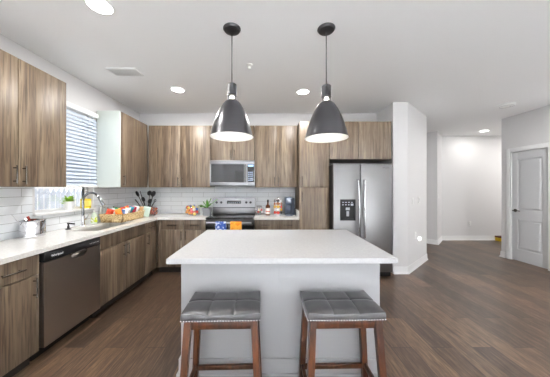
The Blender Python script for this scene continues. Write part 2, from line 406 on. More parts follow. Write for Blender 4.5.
# ---------------------------------------------------------------- cabinets
def mk(side):
    if side == 'L': return lambda u, v, z: (XL+v, u, z)
    return lambda u, v, z: (u, YB-v, z)
def ubox(bm, side, u0, u1, v0, v1, z0, z1, bev=0):
    f = mk(side); a = f(u0, v0, z0); b = f(u1, v1, z1); box(bm, a[0], b[0], a[1], b[1], a[2], b[2], bev)
def pull(side, u, v, z, vertical, ln, parent):
    f = mk(side); bm = BM(); r = .0055; h = ln/2
    if vertical: e = [(u, z-h), (u, z+h)]; po = [(u, z-h*.72), (u, z+h*.72)]
    else: e = [(u-h, z), (u+h, z)]; po = [(u-h*.72, z), (u+h*.72, z)]
    tube(bm, [f(e[0][0], v+.03, e[0][1]), f(e[1][0], v+.03, e[1][1])], r, 10)
    for a, b in po: tube(bm, [f(a, v-.0, b), f(a, v+.03, b)], r*.9, 8)
    return obj('handle', bm, M['nickel'], parent)
def cabinet(name, label, side, u0, u1, z0, z1, depth, fronts, toe=0, filler=None, group=None, hollow=False, cat='cabinet'):
    f = mk(side); t = thing(name, label, cat, f((u0+u1)/2, depth/2, z0), group)
    g = .0026; D = depth-.021
    bm = BM()
    if hollow:
        ubox(bm, side, u0+g, u1-g, .012, D, z0+toe, z0+toe+.02); ubox(bm, side, u0+g, u0+.018, .012, D, z0+toe+.02, z1); ubox(bm, side, u1-.018, u1-g, .012, D, z0+toe+.02, z1); ubox(bm, side, u0+.018, u1-.018, .012, .024, z0+toe+.02, z1)
    else: ubox(bm, side, u0+g, u1-g, .012, D, z0+toe, z1)
    obj('cabinet_body', bm, M['wood'], t)
    if toe:
        bm = BM(); ubox(bm, side, u0+g, u1-g, .012, D-.055, z0+.001, z0+toe); obj('toe_kick', bm, M['gap'], t)
    if filler:
        for a, b in filler:
            bm = BM(); ubox(bm, side, a+g, b-g, D, depth-.004, z0+toe+.002, z1-.002); obj('filler_strip', bm, M['wood'], t)
    for fr in fronts:
        kind, a, b, c, d = fr[:5]
        bm = BM(); ubox(bm, side, a+g*1.2, b-g*1.2, D+.001, depth, c+g, d-g, .0012); dd = obj(kind, bm, M['wood'], t)
        if len(fr) > 5 and fr[5]:
            hu, hz, vert = fr[5]; pull(side, hu, depth, hz, vert, .15, dd)
    return t
UZ0, UZ1, UD = 1.40, 2.467, .35
def two_doors(u0, us, u1, z0, z1, hz, off=.035): return [('door', u0, us, z0, z1, (us-off, hz, True)), ('door', us, u1, z0, z1, (us+off, hz, True))]
cabinet('wall_cabinet', 'two-door brown wood wall cabinet before the window, above the dishwasher', 'L', 1.435, 2.337, UZ0, UZ1, UD, two_doors(1.435, 1.886, 2.337, UZ0, UZ1, 1.50))
c = cabinet('wall_cabinet', 'corner wood wall cabinet with window glare painted on its side panel beside the blind', 'L', 3.19, 3.905, UZ0, UZ1, UD, [('door', 3.19, 3.90, UZ0, UZ1, (3.245, 1.50, True))])
bm = BM(); box(bm, XL+.03, XL+UD+.001, 3.172, 3.19, UZ0, UZ1, .001); obj('side_panel', bm, M['window_lit_wood'], c)['label'] = 'wood side panel with window glare painted pale'
cabinet('wall_cabinet', 'two-door wood wall cabinet on the back wall in the corner above the fruit bowl', 'B', XL+UD+.004, -1.003, UZ0, UZ1, UD,
        two_doors(-2.02, -1.517, -1.003, UZ0, UZ1, 1.50), filler=[(-2.066, -2.02)])
cabinet('wall_cabinet', 'short two-door wood cabinet directly above the microwave', 'B', -1.0, -.238, 1.865, UZ1, UD, two_doors(-1.0, -.618, -.238, 1.865, UZ1, 1.965))
cabinet('wall_cabinet', 'two-door wood wall cabinet above the bottle and coffee maker', 'B', -.235, .494, UZ0, UZ1, UD, two_doors(-.235, .139, .494, UZ0, UZ1, 1.50))
PDp = YB-3.68
cabinet('pantry_cabinet', 'tall wood pantry cabinet between worktop and fridge', 'B', .497, .985, 0, UZ1, PDp,
        [('door', .497, .985, 1.40, UZ1, (.54, 1.5, True)), ('door', .497, .985, .105, 1.40, (.54, 1.25, True))], toe=.1)
cabinet('over_fridge_cabinet', 'short two-door wood cabinet above the stainless refrigerator', 'B', .988, 1.985, 1.855, UZ1, PDp,
        [('door', .988, 1.45, 1.855, UZ1), ('door', 1.45, 1.905, 1.855, UZ1)], filler=[(1.905, 1.985)])
BZ = .876; BD = .61
def base_fr(u0, u1, hu): return [('drawer', u0, u1, .712, BZ, ((u0+u1)/2, .79, False)), ('door', u0, u1, .105, .712, (hu, .62, True))]
cabinet('base_cabinet', 'wood base cabinet one unit before the dishwasher end cabinet', 'L', .80, 1.395, 0, BZ, BD, base_fr(.80, 1.395, .85), toe=.1)
cabinet('base_cabinet', 'wood base cabinet with drawer and door next to the dishwasher', 'L', 1.398, 1.802, 0, BZ, BD, base_fr(1.398, 1.802, 1.755), toe=.1)
cabinet('base_cabinet', 'wood sink base cabinet with two doors beneath the sink', 'L', 2.435, 3.352, 0, BZ, BD,
        [('false_drawer_front', 2.435, 3.352, .712, BZ)] + two_doors(2.435, 2.88, 3.352, .105, .712, .62), toe=.1, hollow=True)
cabinet('base_cabinet', 'narrow wood base cabinet with small drawer in the corner', 'L', 3.354, 3.70, 0, BZ, BD, base_fr(3.354, 3.655, 3.40), toe=.1, filler=[(3.655, 3.69)])
YBD = YB-3.70
cabinet('base_cabinet', 'wood base cabinet with two drawers under the candy bowl, beside range', 'B', XL+BD+.004, -1.003, 0, BZ, YBD,
        [('drawer', -1.745, -1.376, .712, BZ, (-1.56, .79, False)), ('drawer', -1.376, -1.003, .712, BZ, (-1.19, .79, False))] + two_doors(-1.745, -1.376, -1.003, .105, .712, .62),
        toe=.1, filler=[(-1.806, -1.745)])
cabinet('base_cabinet', 'wood base cabinet with two drawers under the coffee maker', 'B', -.232, .494, 0, BZ, YBD,
        [('drawer', -.232, .131, .712, BZ, (-.05, .79, False)), ('drawer', .131, .494, .712, BZ, (.312, .79, False))] + two_doors(-.232, .131, .494, .105, .712, .62), toe=.1)

# worktops
SX0, SX1, SY0, SY1 = -2.25, -1.90, 2.52, 3.22
CT0, CT1 = .878, .914
ex, ey = -1.785, 3.665
bm = BM()
def slab(bm, poly, z0=CT0, z1=CT1): prism(bm, poly, z0, z1)
x0 = XL+.009
slab(bm, [(x0, .79), (ex, .79), (ex, SY0), (x0, SY0)])
slab(bm, [(x0, SY0), (SX0, SY0), (SX0, SY1), (x0, SY1)]); slab(bm, [(SX1, SY0), (ex, SY0), (ex, SY1), (SX1, SY1)])
slab(bm, [(x0, SY1), (ex, SY1), (ex, ey), (-1.002, ey), (-1.002, YB-.009), (x0, YB-.009)])
tag(obj('worktop', bm, M['quartz_cream'], smooth=False), 'L-shaped pale quartz worktop along the window wall, holding the sink', 'worktop')
bm = BM(); slab(bm, [(-.233, ey), (.494, ey), (.494, YB-.009), (-.233, YB-.009)])
wt = tag(obj('worktop', bm, M['quartz_cream'], smooth=False), 'short pale quartz worktop between range and pantry', 'worktop')
bm = BM(); box(bm, .474, .4945, ey, YB-.009, CT1, CT1+.105, .002); obj('side_splash', bm, M['quartz_cream'], wt)

# sink
t = thing('kitchen_sink', 'stainless undermount sink set in worktop below the window', 'sink', ((SX0+SX1)/2, (SY0+SY1)/2, .70))
bm = BM(); b0, b1, b2, b3 = SX0-.008, SX1+.008, SY0-.008, SY1+.008; th = .003; zb = .70; zt = .877
box(bm, b0, b1, b2, b3, zb-th, zb); box(bm, b0-th, b0, b2, b3, zb, zt); box(bm, b1, b1+th, b2, b3, zb, zt); box(bm, b0, b1, b2-th, b2, zb, zt); box(bm, b0, b1, b3, b3+th, zb, zt)
obj('basin', bm, M['basin'], t)
bm = BM(); cyl(bm, (-2.07, 2.87, .7005), .045, .004); obj('drain', bm, M['chrome'], t)
# faucet
fx, fy = -2.335, 2.87
t = thing('faucet', 'chrome gooseneck pull-down faucet arching over the sink', 'faucet', (fx, fy, CT1))
bm = BM(); lathe(bm, [(.0, 0), (.03, 0), (.03, .006), (.022, .02), (.019, .05), (.019, .12), (.014, .13)], (fx, fy, CT1+.001), 24, cap1=True); obj('base', bm, M['chrome'], t)
R = .105; pts = [(fx, fy, CT1+.12), (fx, fy, CT1+.31)] + [(fx+R-R*math.cos(a), fy, CT1+.31+R*math.sin(a)) for a in [PI*i/14 for i in range(1, 13)]]
bm = BM(); tube(bm, pts, .0145, 14); obj('neck', bm, M['faucet'], t)
e = Vector(pts[-1]); d = (e-Vector(pts[-2])).normalized()
bm = BM(); tube(bm, [e-d*.005, e+d*.03, e+d*.11, e+d*.12], [.0135, .017, .02, .017], 16); obj('spray_head', bm, M['faucet'], t)
bm = BM(); tube(bm, [(fx, fy+.018, CT1+.075), (fx, fy+.045, CT1+.08)], .012, 12); tube(bm, [(fx, fy+.04, CT1+.08), (fx+.02, fy+.055, CT1+.12), (fx+.03, fy+.06, CT1+.15)], [.008, .006, .005], 10); obj('lever', bm, M['chrome'], t)
# dispenser by the faucet
t = thing('soap_pump', 'small dark soap pump on a round base beside the faucet', 'soap dispenser', (-2.30, 2.62, CT1))
bm = BM(); lathe(bm, [(.028, 0), (.028, .006), (.012, .014), (.012, .04)], (-2.30, 2.62, CT1+.001), 20, cap0=True, cap1=True); obj('base', bm, M['gunmetal'], t)
bm = BM(); tube(bm, [(-2.30, 2.62, CT1+.04), (-2.30, 2.62, CT1+.07)], .008, 10); tube(bm, [(-2.31, 2.62, CT1+.07), (-2.23, 2.62, CT1+.064)], .009, 10); obj('spout', bm, M['black'], t)

# ---------------------------------------------------------------- dishwasher
d0, d1 = 1.806, 2.431
t = thing('dishwasher', 'stainless steel dishwasher with black control strip', 'dishwasher', (XL+.3, (d0+d1)/2, 0))
bm = BM(); box(bm, XL+.03, -1.845, d0, d1, .10, .873); box(bm, XL+.06, -1.90, d0+.02, d1-.02, .001, .10); obj('body', bm, M['black'], t)
bm = BM(); xf = -1.788
yc0, yc1, hz0 = 2.06, 2.25, .765
poly = [(d0+.012, .115), (d1-.008, .115), (d1-.008, .79), (yc1, .79)]
n = 12
for i in range(1, n):
    a_ = PI*i/n; poly.append(((yc0+yc1)/2+(yc1-yc0)/2*math.cos(a_), .79-.055*math.sin(a_)**.8))
poly += [(yc0, .79), (d0+.012, .79)]
va = [bm.verts.new((-1.843, y, z)) for y, z in poly]; vb = [bm.verts.new((xf, y, z)) for y, z in poly]
bm.faces.new(va); bm.faces.new(vb[::-1])
for i in range(len(poly)): bm.faces.new((va[i], va[(i+1) % len(poly)], vb[(i+1) % len(poly)], vb[i]))
dd = obj('door', bm, M['steel_dark'], t)
bm = BM(); box(bm, -1.846, -1.8435, yc0-.01, yc1+.01, .72, .80); obj('handle_pocket', bm, M['chrome'], dd)
bm = BM(); box(bm, -1.843, xf+.001, d0+.012, d1-.008, .795, .868, .004); cp = obj('control_strip', bm, M['black'], t); cp['label'] = 'glossy black control strip'
bm = BM(); tube(bm, [(xf-.01, yc0+.005, .795), (xf+.012, yc0+.03, .792), (xf+.014, (yc0+yc1)/2, .790), (xf+.012, yc1-.03, .792), (xf-.01, yc1-.005, .795)], .010, 10, flat=.6); obj('handle', bm, M['nickel'], t)
lettering('Whirlpool', .026, Matrix.Translation((xf+.0016, 1.93, .83)) @ FACE_X, M['white'], cp)
bm = BM()
for i in range(7): box(bm, xf+.001, xf+.002, 2.28+i*.019, 2.288+i*.019, .828, .834)
obj('buttons', bm, M['white'], cp)

# ---------------------------------------------------------------- range
A0, A1 = -.998, -.236
t = thing('range', 'stainless electric range with black glass cooktop', 'stove', ((A0+A1)/2, 3.93, 0))
bm = BM(); box(bm, A0, A1, 3.66, 4.25, .03, .90); [cyl(bm, (x, y, 0.001), .02, .03) for x in (A0+.06, A1-.06) for y in (3.72, 4.18)]; obj('body', bm, M['black'], t)
bm = BM(); box(bm, A0, A1, 3.60, 4.10, .902, .918, .004); ct = obj('cooktop', bm, M['blackglass'], t)
for cx, cy, r in ((-.80, 3.74, .10), (-.43, 3.74, .085), (-.80, 3.98, .075), (-.43, 3.98, .09)):
    bm = BM(); lathe(bm, [(r-.003, .0), (r, .0004), (r+.003, 0)], (cx, cy, .9181), 36); obj('burner_ring', bm, cmat((90, 90, 92)), ct)
bm = BM(); box(bm, A0+.004, A1-.004, 4.07, 4.24, .918, 1.035, .006); obj('backguard_riser', bm, M['steel'], t)
bm = BM(); box(bm, A0, A1, 4.065, 4.25, 1.035, 1.048, .002); obj('backguard_seam', bm, M['black'], t)
bm = BM(); hexa(bm, [(A0, 4.05, 1.048), (A1, 4.05, 1.048), (A1, 4.25, 1.048), (A0, 4.25, 1.048)], [(A0+.004, 4.075, 1.205), (A1-.004, 4.075, 1.205), (A1-.004, 4.25, 1.205), (A0+.004, 4.25, 1.205)])
bgd = obj('backguard', bm, M['steel'], t, smooth=False)
def kx(px): return (px-PX)*4.06/F
for px in (217, 221.6, 246.4, 250.6):
    bm = BM(); cyl(bm, (kx(px), 4.03, 1.135), .021, .04, 'Y', 20, .004); box(bm, kx(px)-.003, kx(px)+.003, 4.026, 4.032, 1.118, 1.152); obj('knob', bm, M['black'], bgd)
bm = BM(); hexa(bm, [(kx(227), 4.0565, 1.112), (kx(241), 4.0565, 1.112), (kx(241), 4.075, 1.112), (kx(227), 4.075, 1.112)], [(kx(227), 4.063, 1.165), (kx(241), 4.063, 1.165), (kx(241), 4.08, 1.165), (kx(227), 4.08, 1.165)]); dp = obj('display', bm, M['blackglass'], bgd)
bm = BM()
for i in range(6): box(bm, kx(228.4)+i*.038, kx(228.4)+i*.038+.02, 4.054, 4.058, 1.122, 1.130)
obj('touch_keys', bm, cmat((170, 180, 190)), bgd)
bm = BM(); box(bm, A0+.004, A1-.004, 3.60, 3.658, .21, .895, .006); od = obj('oven_door', bm, M['blackglass'], t)
bm = BM(); box(bm, A0+.004, A1-.004, 3.596, 3.601, .81, .893, .002); obj('door_band', bm, M['black'], od)
bm = BM(); tube(bm, [(A0+.03, 3.545, .845), (A1-.03, 3.545, .845)], .017, 12)
for x in (A0+.05, A1-.05): tube(bm, [(x, 3.545, .845), (x, 3.598, .845)], .011, 10)
obj('handle', bm, M['steel'], od)
bm = BM(); box(bm, A0+.004, A1-.004, 3.60, 3.658, .04, .20, .006); obj('drawer', bm, M['steel'], t)
# towels over the oven handle
def towel(name, label, px0, px1, material):
    x0, x1 = (px0-PX)*3.54/F, (px1-PX)*3.54/F
    bm = BM(); prof = []
    for i in range(9): a = PI*i/8; prof.append((3.545-.0215*math.cos(a)*1.0, .845+.0215*math.sin(a)))
    prof = [(3.519, .50), (3.5225, .65), (3.523, .80)] + prof + [(3.5675, .80), (3.569, .70), (3.570, .56)]
    nu = 14; rows = []
    for (y, z) in prof:
        rows.append([(x0+(x1-x0)*k/nu, y-(.004*math.sin(k*1.3)*min(1, max(0, (.83-z)*6)) if y < 3.55 else 0), z) for k in range(nu+1)])
    vs = [[bm.verts.new(p) for p in r] for r in rows]
    for a, b in zip(vs, vs[1:]):
        for k in range(nu): bm.faces.new((a[k], a[k+1], b[k+1], b[k]))
    o = obj(name, bm, material, origin=((x0+x1)/2, 3.545, .5))
    m = o.modifiers.new('thick', 'SOLIDIFY'); m.thickness = .003; m.offset = 0
    return tag(o, label, 'towel')
towel('dish_towel', 'blue and white patterned dish towel on the oven handle', 215.6, 226, M['towel_blue'])
towel('dish_towel', 'orange dish towel hanging on the oven handle', 230.4, 241.6, M['towel_orange'])

# ---------------------------------------------------------------- microwave
my = 3.875
t = thing('microwave', 'stainless over-the-range microwave with dark window', 'microwave', ((A0+A1)/2, 4.05, 1.416))
bm = BM(); box(bm, A0, A1, my+.03, 4.255, 1.418, 1.860, .003); obj('body', bm, M['gunmetal'], t)
def mxp(px): return (px-PX)*my/F
def mzp(py): return CH+(PY-py)*my/F
bm = BM(); box(bm, A0, A1, my, my+.03, 1.805, 1.860, .004); vg = obj('top_vent', bm, M['steel'], t)
bm = BM(); box(bm, A0+.02, A1-.02, my-.001, my+.002, 1.850, 1.853); box(bm, A0+.02, A1-.02, my-.001, my+.002, 1.842, 1.845); obj('louvre', bm, M['black'], vg)
bm = BM(); xs_ = mxp(247.2)
wx0, wx1, wz0, wz1 = A0+.02, mxp(244), 1.488, 1.795
box(bm, A0, xs_, my, my+.03, 1.432, wz0, .003); box(bm, A0, xs_, my, my+.03, wz1, 1.803, .002); box(bm, A0, wx0, my, my+.03, wz0, wz1); box(bm, wx1, xs_, my, my+.03, wz0, wz1)
md = obj('door', bm, M['steel'], t)
bm = BM(); box(bm, wx0, wx1, my+.003, my+.02, wz0, wz1); obj('window', bm, M['blackglass'], md)
bm = BM(); hx = mxp(245.2); tube(bm, [(hx, my-.003, 1.50), (hx, my-.035, 1.52), (hx, my-.04, 1.64), (hx, my-.035, 1.77), (hx, my-.003, 1.785)], .011, 12); obj('handle', bm, M['nickel'], md)
bm = BM(); box(bm, xs_+.002, A1, my, my+.03, 1.432, 1.803, .003); cp = obj('control_panel', bm, M['steel'], t)
bm = BM(); box(bm, xs_+.008, A1-.01, my-.002, my+.004, 1.49, 1.795, .001); kp = obj('keypad', bm, M['blackglass'], t)
bm = BM(); box(bm, xs_+.015, A1-.02, my-.003, my-.0015, 1.755, 1.785); obj('clock_display', bm, M['led'], kp)
bm = BM()
for i in range(3):
    for j in range(5): box(bm, xs_+.016+i*.029, xs_+.036+i*.029, my-.003, my-.0015, 1.51+j*.034, 1.528+j*.034)
obj('keys', bm, cmat((150, 165, 190)), kp)
bm = BM(); box(bm, A0+.004, A1-.004, my+.004, my+.03, 1.418, 1.431); obj('bottom_edge', bm, M['black'], t)

# ---------------------------------------------------------------- refrigerator
r0, rs, r1, ry = .992, 1.412, 1.905, 3.50
t = thing('refrigerator', 'stainless side-by-side refrigerator with black water dispenser', 'refrigerator', ((r0+r1)/2, 3.88, 0))
bm = BM(); box(bm, r0+.004, r1-.004, ry+.075, 4.24, .02, 1.755, .006); [cyl(bm, (x, y, .001), .02, .02) for x in (r0+.07, r1-.07) for y in (3.7, 4.15)]; obj('body', bm, M['black'], t)
bm = BM(); box(bm, r0+.01, r1-.01, ry+.04, ry+.075, .025, .085)
for i in range(4): box(bm, r0+.03, r1-.03, ry+.034, ry+.042, .034+i*.012, .038+i*.012)
obj('base_grille', bm, M['black'], t)
fd = obj('freezer_door', box(BM(), r0, rs-.003, ry, ry+.07, .095, 1.765, .010, 3), M['steel_soft'], t)
rd = obj('refrigerator_door', box(BM(), rs+.003, r1, ry, ry+.07, .095, 1.765, .010, 3), M['steel_soft'], t)
for hx, par, sg in ((1.372, fd, -1), (1.452, rd, 1)):
    bm = BM(); z0, z1 = .62, 1.52; P = [(hx, ry+.002, z0)]
    for i in range(13): a = i/12; P.append((hx+sg*.012*(2*a-1)**2, ry-.045-.018*math.sin(PI*a), z0+.02+(z1-z0-.04)*a))
    P.append((hx+sg*.012, ry+.002, z1)); tube(bm, P, .0135, 12); obj('handle', bm, M['chrome'], par)
dx0, dx1, dz0, dz1 = 1.10, 1.335, .89, 1.215
bm = BM(); fr = .014; yq = ry-.006
for a, b, c, d in ((dx0, dx0+fr, dz0, dz1), (dx1-fr, dx1, dz0, dz1), (dx0+fr, dx1-fr, dz0, dz0+.03), (dx0+fr, dx1-fr, 1.10, dz1)): box(bm, a, b, yq, ry+.004, c, d, .001)
box(bm, dx0+fr, dx1-fr, ry-.001, ry+.0, dz0+.03, 1.10)
dsp = obj('dispenser', bm, mat('matt_black', srgb(16, 16, 18), .5, 0, .2), t)
bm = BM()
for a, b, c, d in [(dx0+.03+i*.045, dx0+.055+i*.045, 1.165, 1.175) for i in range(4)] + [(dx0+.03+i*.045, dx0+.05+i*.045, 1.125, 1.14) for i in range(3)] + [(dx0+.16, dx0+.2, 1.12, 1.15)]:
    obj('button', box(BM(), a, b, yq-.001, yq, c, d), cmat((170, 175, 185)), dsp)
obj('nozzle', box(BM(), dx0+.085, dx0+.145, ry-.008, ry-.001, 1.05, 1.09, .002), cmat((165, 168, 172), .3), dsp)
obj('paddle', box(BM(), dx0+.095, dx0+.135, ry-.010, ry-.001, .955, 1.035, .004), cmat((165, 168, 172), .3), dsp)
lettering('Whirlpool', .024, Matrix.Translation((1.80, ry-.0008, 1.70)) @ FACE_Y, M['gunmetal'], rd)

# ---------------------------------------------------------------- island
ang = math.radians(.45)
t = thing('kitchen_island', 'white panelled kitchen island cabinet', 'island', (.09, 2.13, 0))
ix0, ix1, iy0, iy1 = -.652, .830, 1.70, 2.585
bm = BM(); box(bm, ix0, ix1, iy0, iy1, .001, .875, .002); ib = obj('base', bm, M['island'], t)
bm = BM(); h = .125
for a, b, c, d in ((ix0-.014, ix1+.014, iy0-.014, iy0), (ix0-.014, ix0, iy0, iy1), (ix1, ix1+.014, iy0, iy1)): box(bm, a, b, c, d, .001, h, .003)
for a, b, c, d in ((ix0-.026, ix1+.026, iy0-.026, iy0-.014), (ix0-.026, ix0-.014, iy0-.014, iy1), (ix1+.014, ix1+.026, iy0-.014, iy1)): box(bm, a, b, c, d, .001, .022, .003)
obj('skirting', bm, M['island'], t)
bm = BM(); box(bm, .075, .081, iy0-.002, iy0+.001, .125, .875); obj('panel_seam', bm, M['island'], t)
t.rotation_euler.z = 0
bm = BM(); q = [(-.6895, 1.532), (.879, 1.548), (.890, 2.615), (-.700, 2.60)]
prism(bm, q, .877, .914); bmesh.ops.bevel(bm, geom=bm.edges[:], offset=.003, segments=2, affect='EDGES')
tag(obj('island_countertop', bm, M['quartz'], origin=(.1, 2.07, .877)), 'white quartz countertop on the island', 'countertop')

# ---------------------------------------------------------------- stools
def make_stool():
    t = thing('bar_stool', 'stool', 'stool', (0, 0, 0), 'backless stools at the island')
    W, D, H = .470, .298, .642
    # legs splay slightly
    def leg(sx, sy):
        bm = BM(); tx, ty = sx*(W/2-.034), sy*(D/2-.032); bx, by = sx*(W/2-.004), (-(D/2+.012) if sy < 0 else D/2-.024); a, b = .021, .019
        hexa(bm, [(bx-b, by-b, 0.001), (bx+b, by-b, 0.001), (bx+b, by+b, 0.001), (bx-b, by+b, 0.001)], [(tx-a, ty-a, .585), (tx+a, ty-a, .585), (tx+a, ty+a, .585), (tx-a, ty+a, .585)])
        bmesh.ops.bevel(bm, geom=bm.edges[:], offset=.003, segments=2, affect='EDGES'); obj('leg', bm, M['cherry'], t)
    for sx in (-1, 1):
        for sy in (-1, 1): leg(sx, sy)
    cx, cy = W/2-.034, D/2-.032
    for sy in (-1, 1): obj('apron', box(BM(), -cx+.02, cx-.02, sy*cy-.010, sy*cy+.010, .528, .585, .002), M['cherry'], t)
    for sx in (-1, 1): obj('apron', box(BM(), sx*cx-.010, sx*cx+.010, -cy+.02, cy-.02, .528, .585, .002), M['cherry'], t)
    for sy, z in ((1, .105),): 
        k = z/.585; xx = (W/2-.004)*(1-k)+cx*k; yy = (D/2-.024)*(1-k)+cy*k
        if sy > 0: obj('stretcher', box(BM(), -xx+.015, xx-.015, yy-.010, yy+.010, z-.016, z+.016, .002), M['cherry'], t)
    z = .12; k = z/.585; xx = (W/2-.004)*(1-k)+cx*k; yy = (D/2+.004)*(1-k)+cy*k
    for sx in (-1, 1): obj('stretcher', box(BM(), sx*xx-.010, sx*xx+.010, -yy+.015, D/2-.040, z-.016, z+.016, .002), M['cherry'], t)
    z = .12; 
    # seat: box deformed, slightly dished with tufting seams
    bm = BM(); nx, ny = 24, 16
    def top(u, v):
        eu = abs(u)**6; ev = abs(v)**6
        z = .647 - .020*(1-(1-eu)*(1-ev)) + .010*abs(u)**2
        for s in (-1/3, 1/3):
            z -= .005*math.exp(-((u-s)/.022)**2)
        for s in (0.0,):
            z -= .005*math.exp(-((v-s)/.03)**2)
        return z
    g = {}
    us = sorted(set([-1, -.98, 1, .98, -1/3, 1/3] + [-1+2*i/nx for i in range(nx+1)] + [s+d for s in (-1/3, 1/3) for d in (-.02, .02)]))
    vs_ = sorted(set([-1, -.97, 1, .97, 0] + [-1+2*i/ny for i in range(ny+1)] + [-.03, .03]))
    def shape(u, v, bulge=1.0): return (u*W/2*bulge, v*D/2*bulge)
    for i, u in enumerate(us):
        for j, v in enumerate(vs_):
            x, y = shape(u, v); g[i, j] = bm.verts.new((x, y, top(u, v)))
    nu, nv = len(us), len(vs_)
    for i in range(nu-1):
        for j in range(nv-1): bm.faces.new((g[i, j], g[i+1, j], g[i+1, j+1], g[i, j+1]))
    ring = [(i, 0) for i in range(nu)] + [(nu-1, j) for j in range(1, nv)] + [(i, nv-1) for i in range(nu-2, -1, -1)] + [(0, j) for j in range(nv-2, 0, -1)]
    prev = [g[r] for r in ring]
    for (z, s) in ((.618, 1.012), (.602, 1.010), (.587, .995)):
        cur = []
        for r in ring:
            x, y = shape(us[r[0]], vs_[r[1]], s); cur.append(bm.verts.new((x, y, z)))
        for k in range(len(ring)): bm.faces.new((prev[k], prev[(k+1) % len(ring)], cur[(k+1) % len(ring)], cur[k]))
        prev = cur
    bm.faces.new(prev)
    st = obj('seat', bm, M['leather'], t)
    bm = BM()
    def nail(x, y, ax):
        tt = bmesh.new(); sphere(tt, (0, 0, 0), .0058, u=8, v=6); join(bm, tt, Matrix.Translation((x, y, .593)))
    nn = 28
    for i in range(nn+1):
        x = (-1+2*i/nn)*W/2; nail(x, -D/2*1.003, 0); nail(x, D/2*1.003, 0)
    nn = 18
    for i in range(1, nn):
        y = (-1+2*i/nn)*D/2; nail(-W/2*1.002, y, 0); nail(W/2*1.002, y, 0)
    nt_ = obj('nailhead_trim', bm, M['chrome'], st); nt_['kind'] = 'stuff'; nt_['label'] = 'row of small silver nailheads'
    return t
s1 = make_stool(); s1.location = (-.292, 1.515, 0); s1.rotation_euler.z = math.radians(1.6)
s1['label'] = 'grey leather stool with bright sheen, standing nearer the dishwasher side'
s2 = dup(s1, (.470, 1.524, 0), math.radians(1.2), 'grey leather stool standing at the island end nearest the fridge')

# ---------------------------------------------------------------- pendants
def make_pendant(x, y, rim, label):
    t = thing('pendant_lamp', label, 'pendant lamp', (x, y, ZC), 'pendants over the island')
    bm = BM(); lathe(bm, [(0, -.030), (.03, -.030), (.066, -.020), (.077, -.006), (.077, -.0005)], (x, y, ZC), 36, cap1=True); obj('canopy', bm, M['gunmetal'], t)
    bm = BM(); tube(bm, [(x, y, ZC-.028), (x, y, rim+.46)], .0042, 10); obj('rod', bm, M['gunmetal'], t)
    bm = BM(); cyl(bm, (x, y, rim+.355), .042, .105, seg=28, bev=.005)
    for k in range(4):
        a = PI/4+k*PI/2; tube(bm, [(x+.036*math.cos(a), y+.036*math.sin(a), rim+.36), (x+.040*math.cos(a), y+.040*math.sin(a), rim+.318)], .004, 6)
    obj('socket_holder', bm, M['gunmetal'], t)
    prof_o = [(.044, .318), (.060, .306), (.078, .285), (.105, .240), (.130, .185), (.152, .125), (.170, .062), (.181, .014), (.1865, 0)]
    prof_i = [(r-.004, z-.001) for r, z in prof_o[::-1]]; prof_i[0] = (.183, .0008)
    bm = BM(); lathe(bm, prof_o, (x, y, rim), 56); sh = obj('lamp_shade', bm, M['gunmetal'], t); sh['label'] = 'gunmetal bell-shaped shade'
    bm = BM(); lathe(bm, [(.1865, 0), (.187, -.003), (.183, -.003)] + prof_i[0:] , (x, y, rim), 56); obj('inner_lining', bm, M['white'], sh)
    bm = BM(); sphere(bm, (x, y, rim+.255), .030, sz=1.2); lathe(bm, [(.014, 0), (.018, .035), (.018, .09), (.014, .10)], (x, y, rim+.27), 16, cap1=True); obj('bulb', bm, M['bulb'], t)
    l = bpy.data.lights.new('pendant_light', 'POINT'); l.energy = .5; l.color = (1, .93, .82); l.shadow_soft_size = .03
    o = bpy.data.objects.new('pendant_light', l); COL.objects.link(o); o.parent = t; o.location = (0, 0, rim+.20-ZC)
make_pendant(-.320, 1.997, 1.838, 'gunmetal dome pendant lamp hanging nearer the window wall')
make_pendant(.506, 1.997, 1.826, 'gunmetal dome pendant lamp hanging nearer the fridge')

# ---------------------------------------------------------------- ceiling fittings
def downlight(x, y, label, e=9):
    t = thing('recessed_light', label, 'ceiling light', (x, y, ZC), 'recessed ceiling lights')
    bm = BM(); lathe(bm, [(.078, -.0015), (.085, -.010), (.100, -.007), (.102, -.0005)], (x, y, ZC), 40); obj('trim_ring', bm, M['white'], t)
    bm = BM(); lathe(bm, [(0, -.008), (.05, -.008), (.082, -.006), (.082, -.002)], (x, y, ZC), 40); obj('lens', bm, M['lamp'], t)
    l = bpy.data.lights.new('recessed_light_source', 'AREA'); l.shape = 'DISK'; l.size = .15; l.energy = e; l.color = (1, .98, .95); l.spread = math.radians(180)
    o = bpy.data.objects.new('recessed_light_source', l); COL.objects.link(o); o.parent = t; o.location = (0, 0, -.013)
downlight(-1.287, 1.74, 'round recessed ceiling light nearest the dishwasher', 19)
downlight(-1.283, 3.23, 'round recessed ceiling light in the far window-side corner', 20)
downlight(.50, 3.30, 'round recessed ceiling light beyond the pendants, before the pantry', 14)
downlight(5.26, 5.56, 'round recessed ceiling light in the hallway', 5)
downlight(7.2, 5.3, 'added unseen fill downlight around the hallway corner', 30)  # added out of view to light the far hallway wall evenly
downlight(3.2, -.6, 'unseen fill downlight added over the living area', 10)  # unseen fill lamp added to lift the right side
downlight(3.95, 2.6, 'added unseen downlight brightening the wall with the door', 24)  # added out of frame to brighten the right wall
t = thing('ceiling_vent', 'white rectangular slotted air vent in the ceiling', 'vent', (-1.70, 2.76, ZC))
bm = BM(); box(bm, -1.88, -1.54, 2.64, 2.82, ZC-.010, ZC-.0005, .003); obj('vent_frame', bm, M['white'], t)
bm = BM()
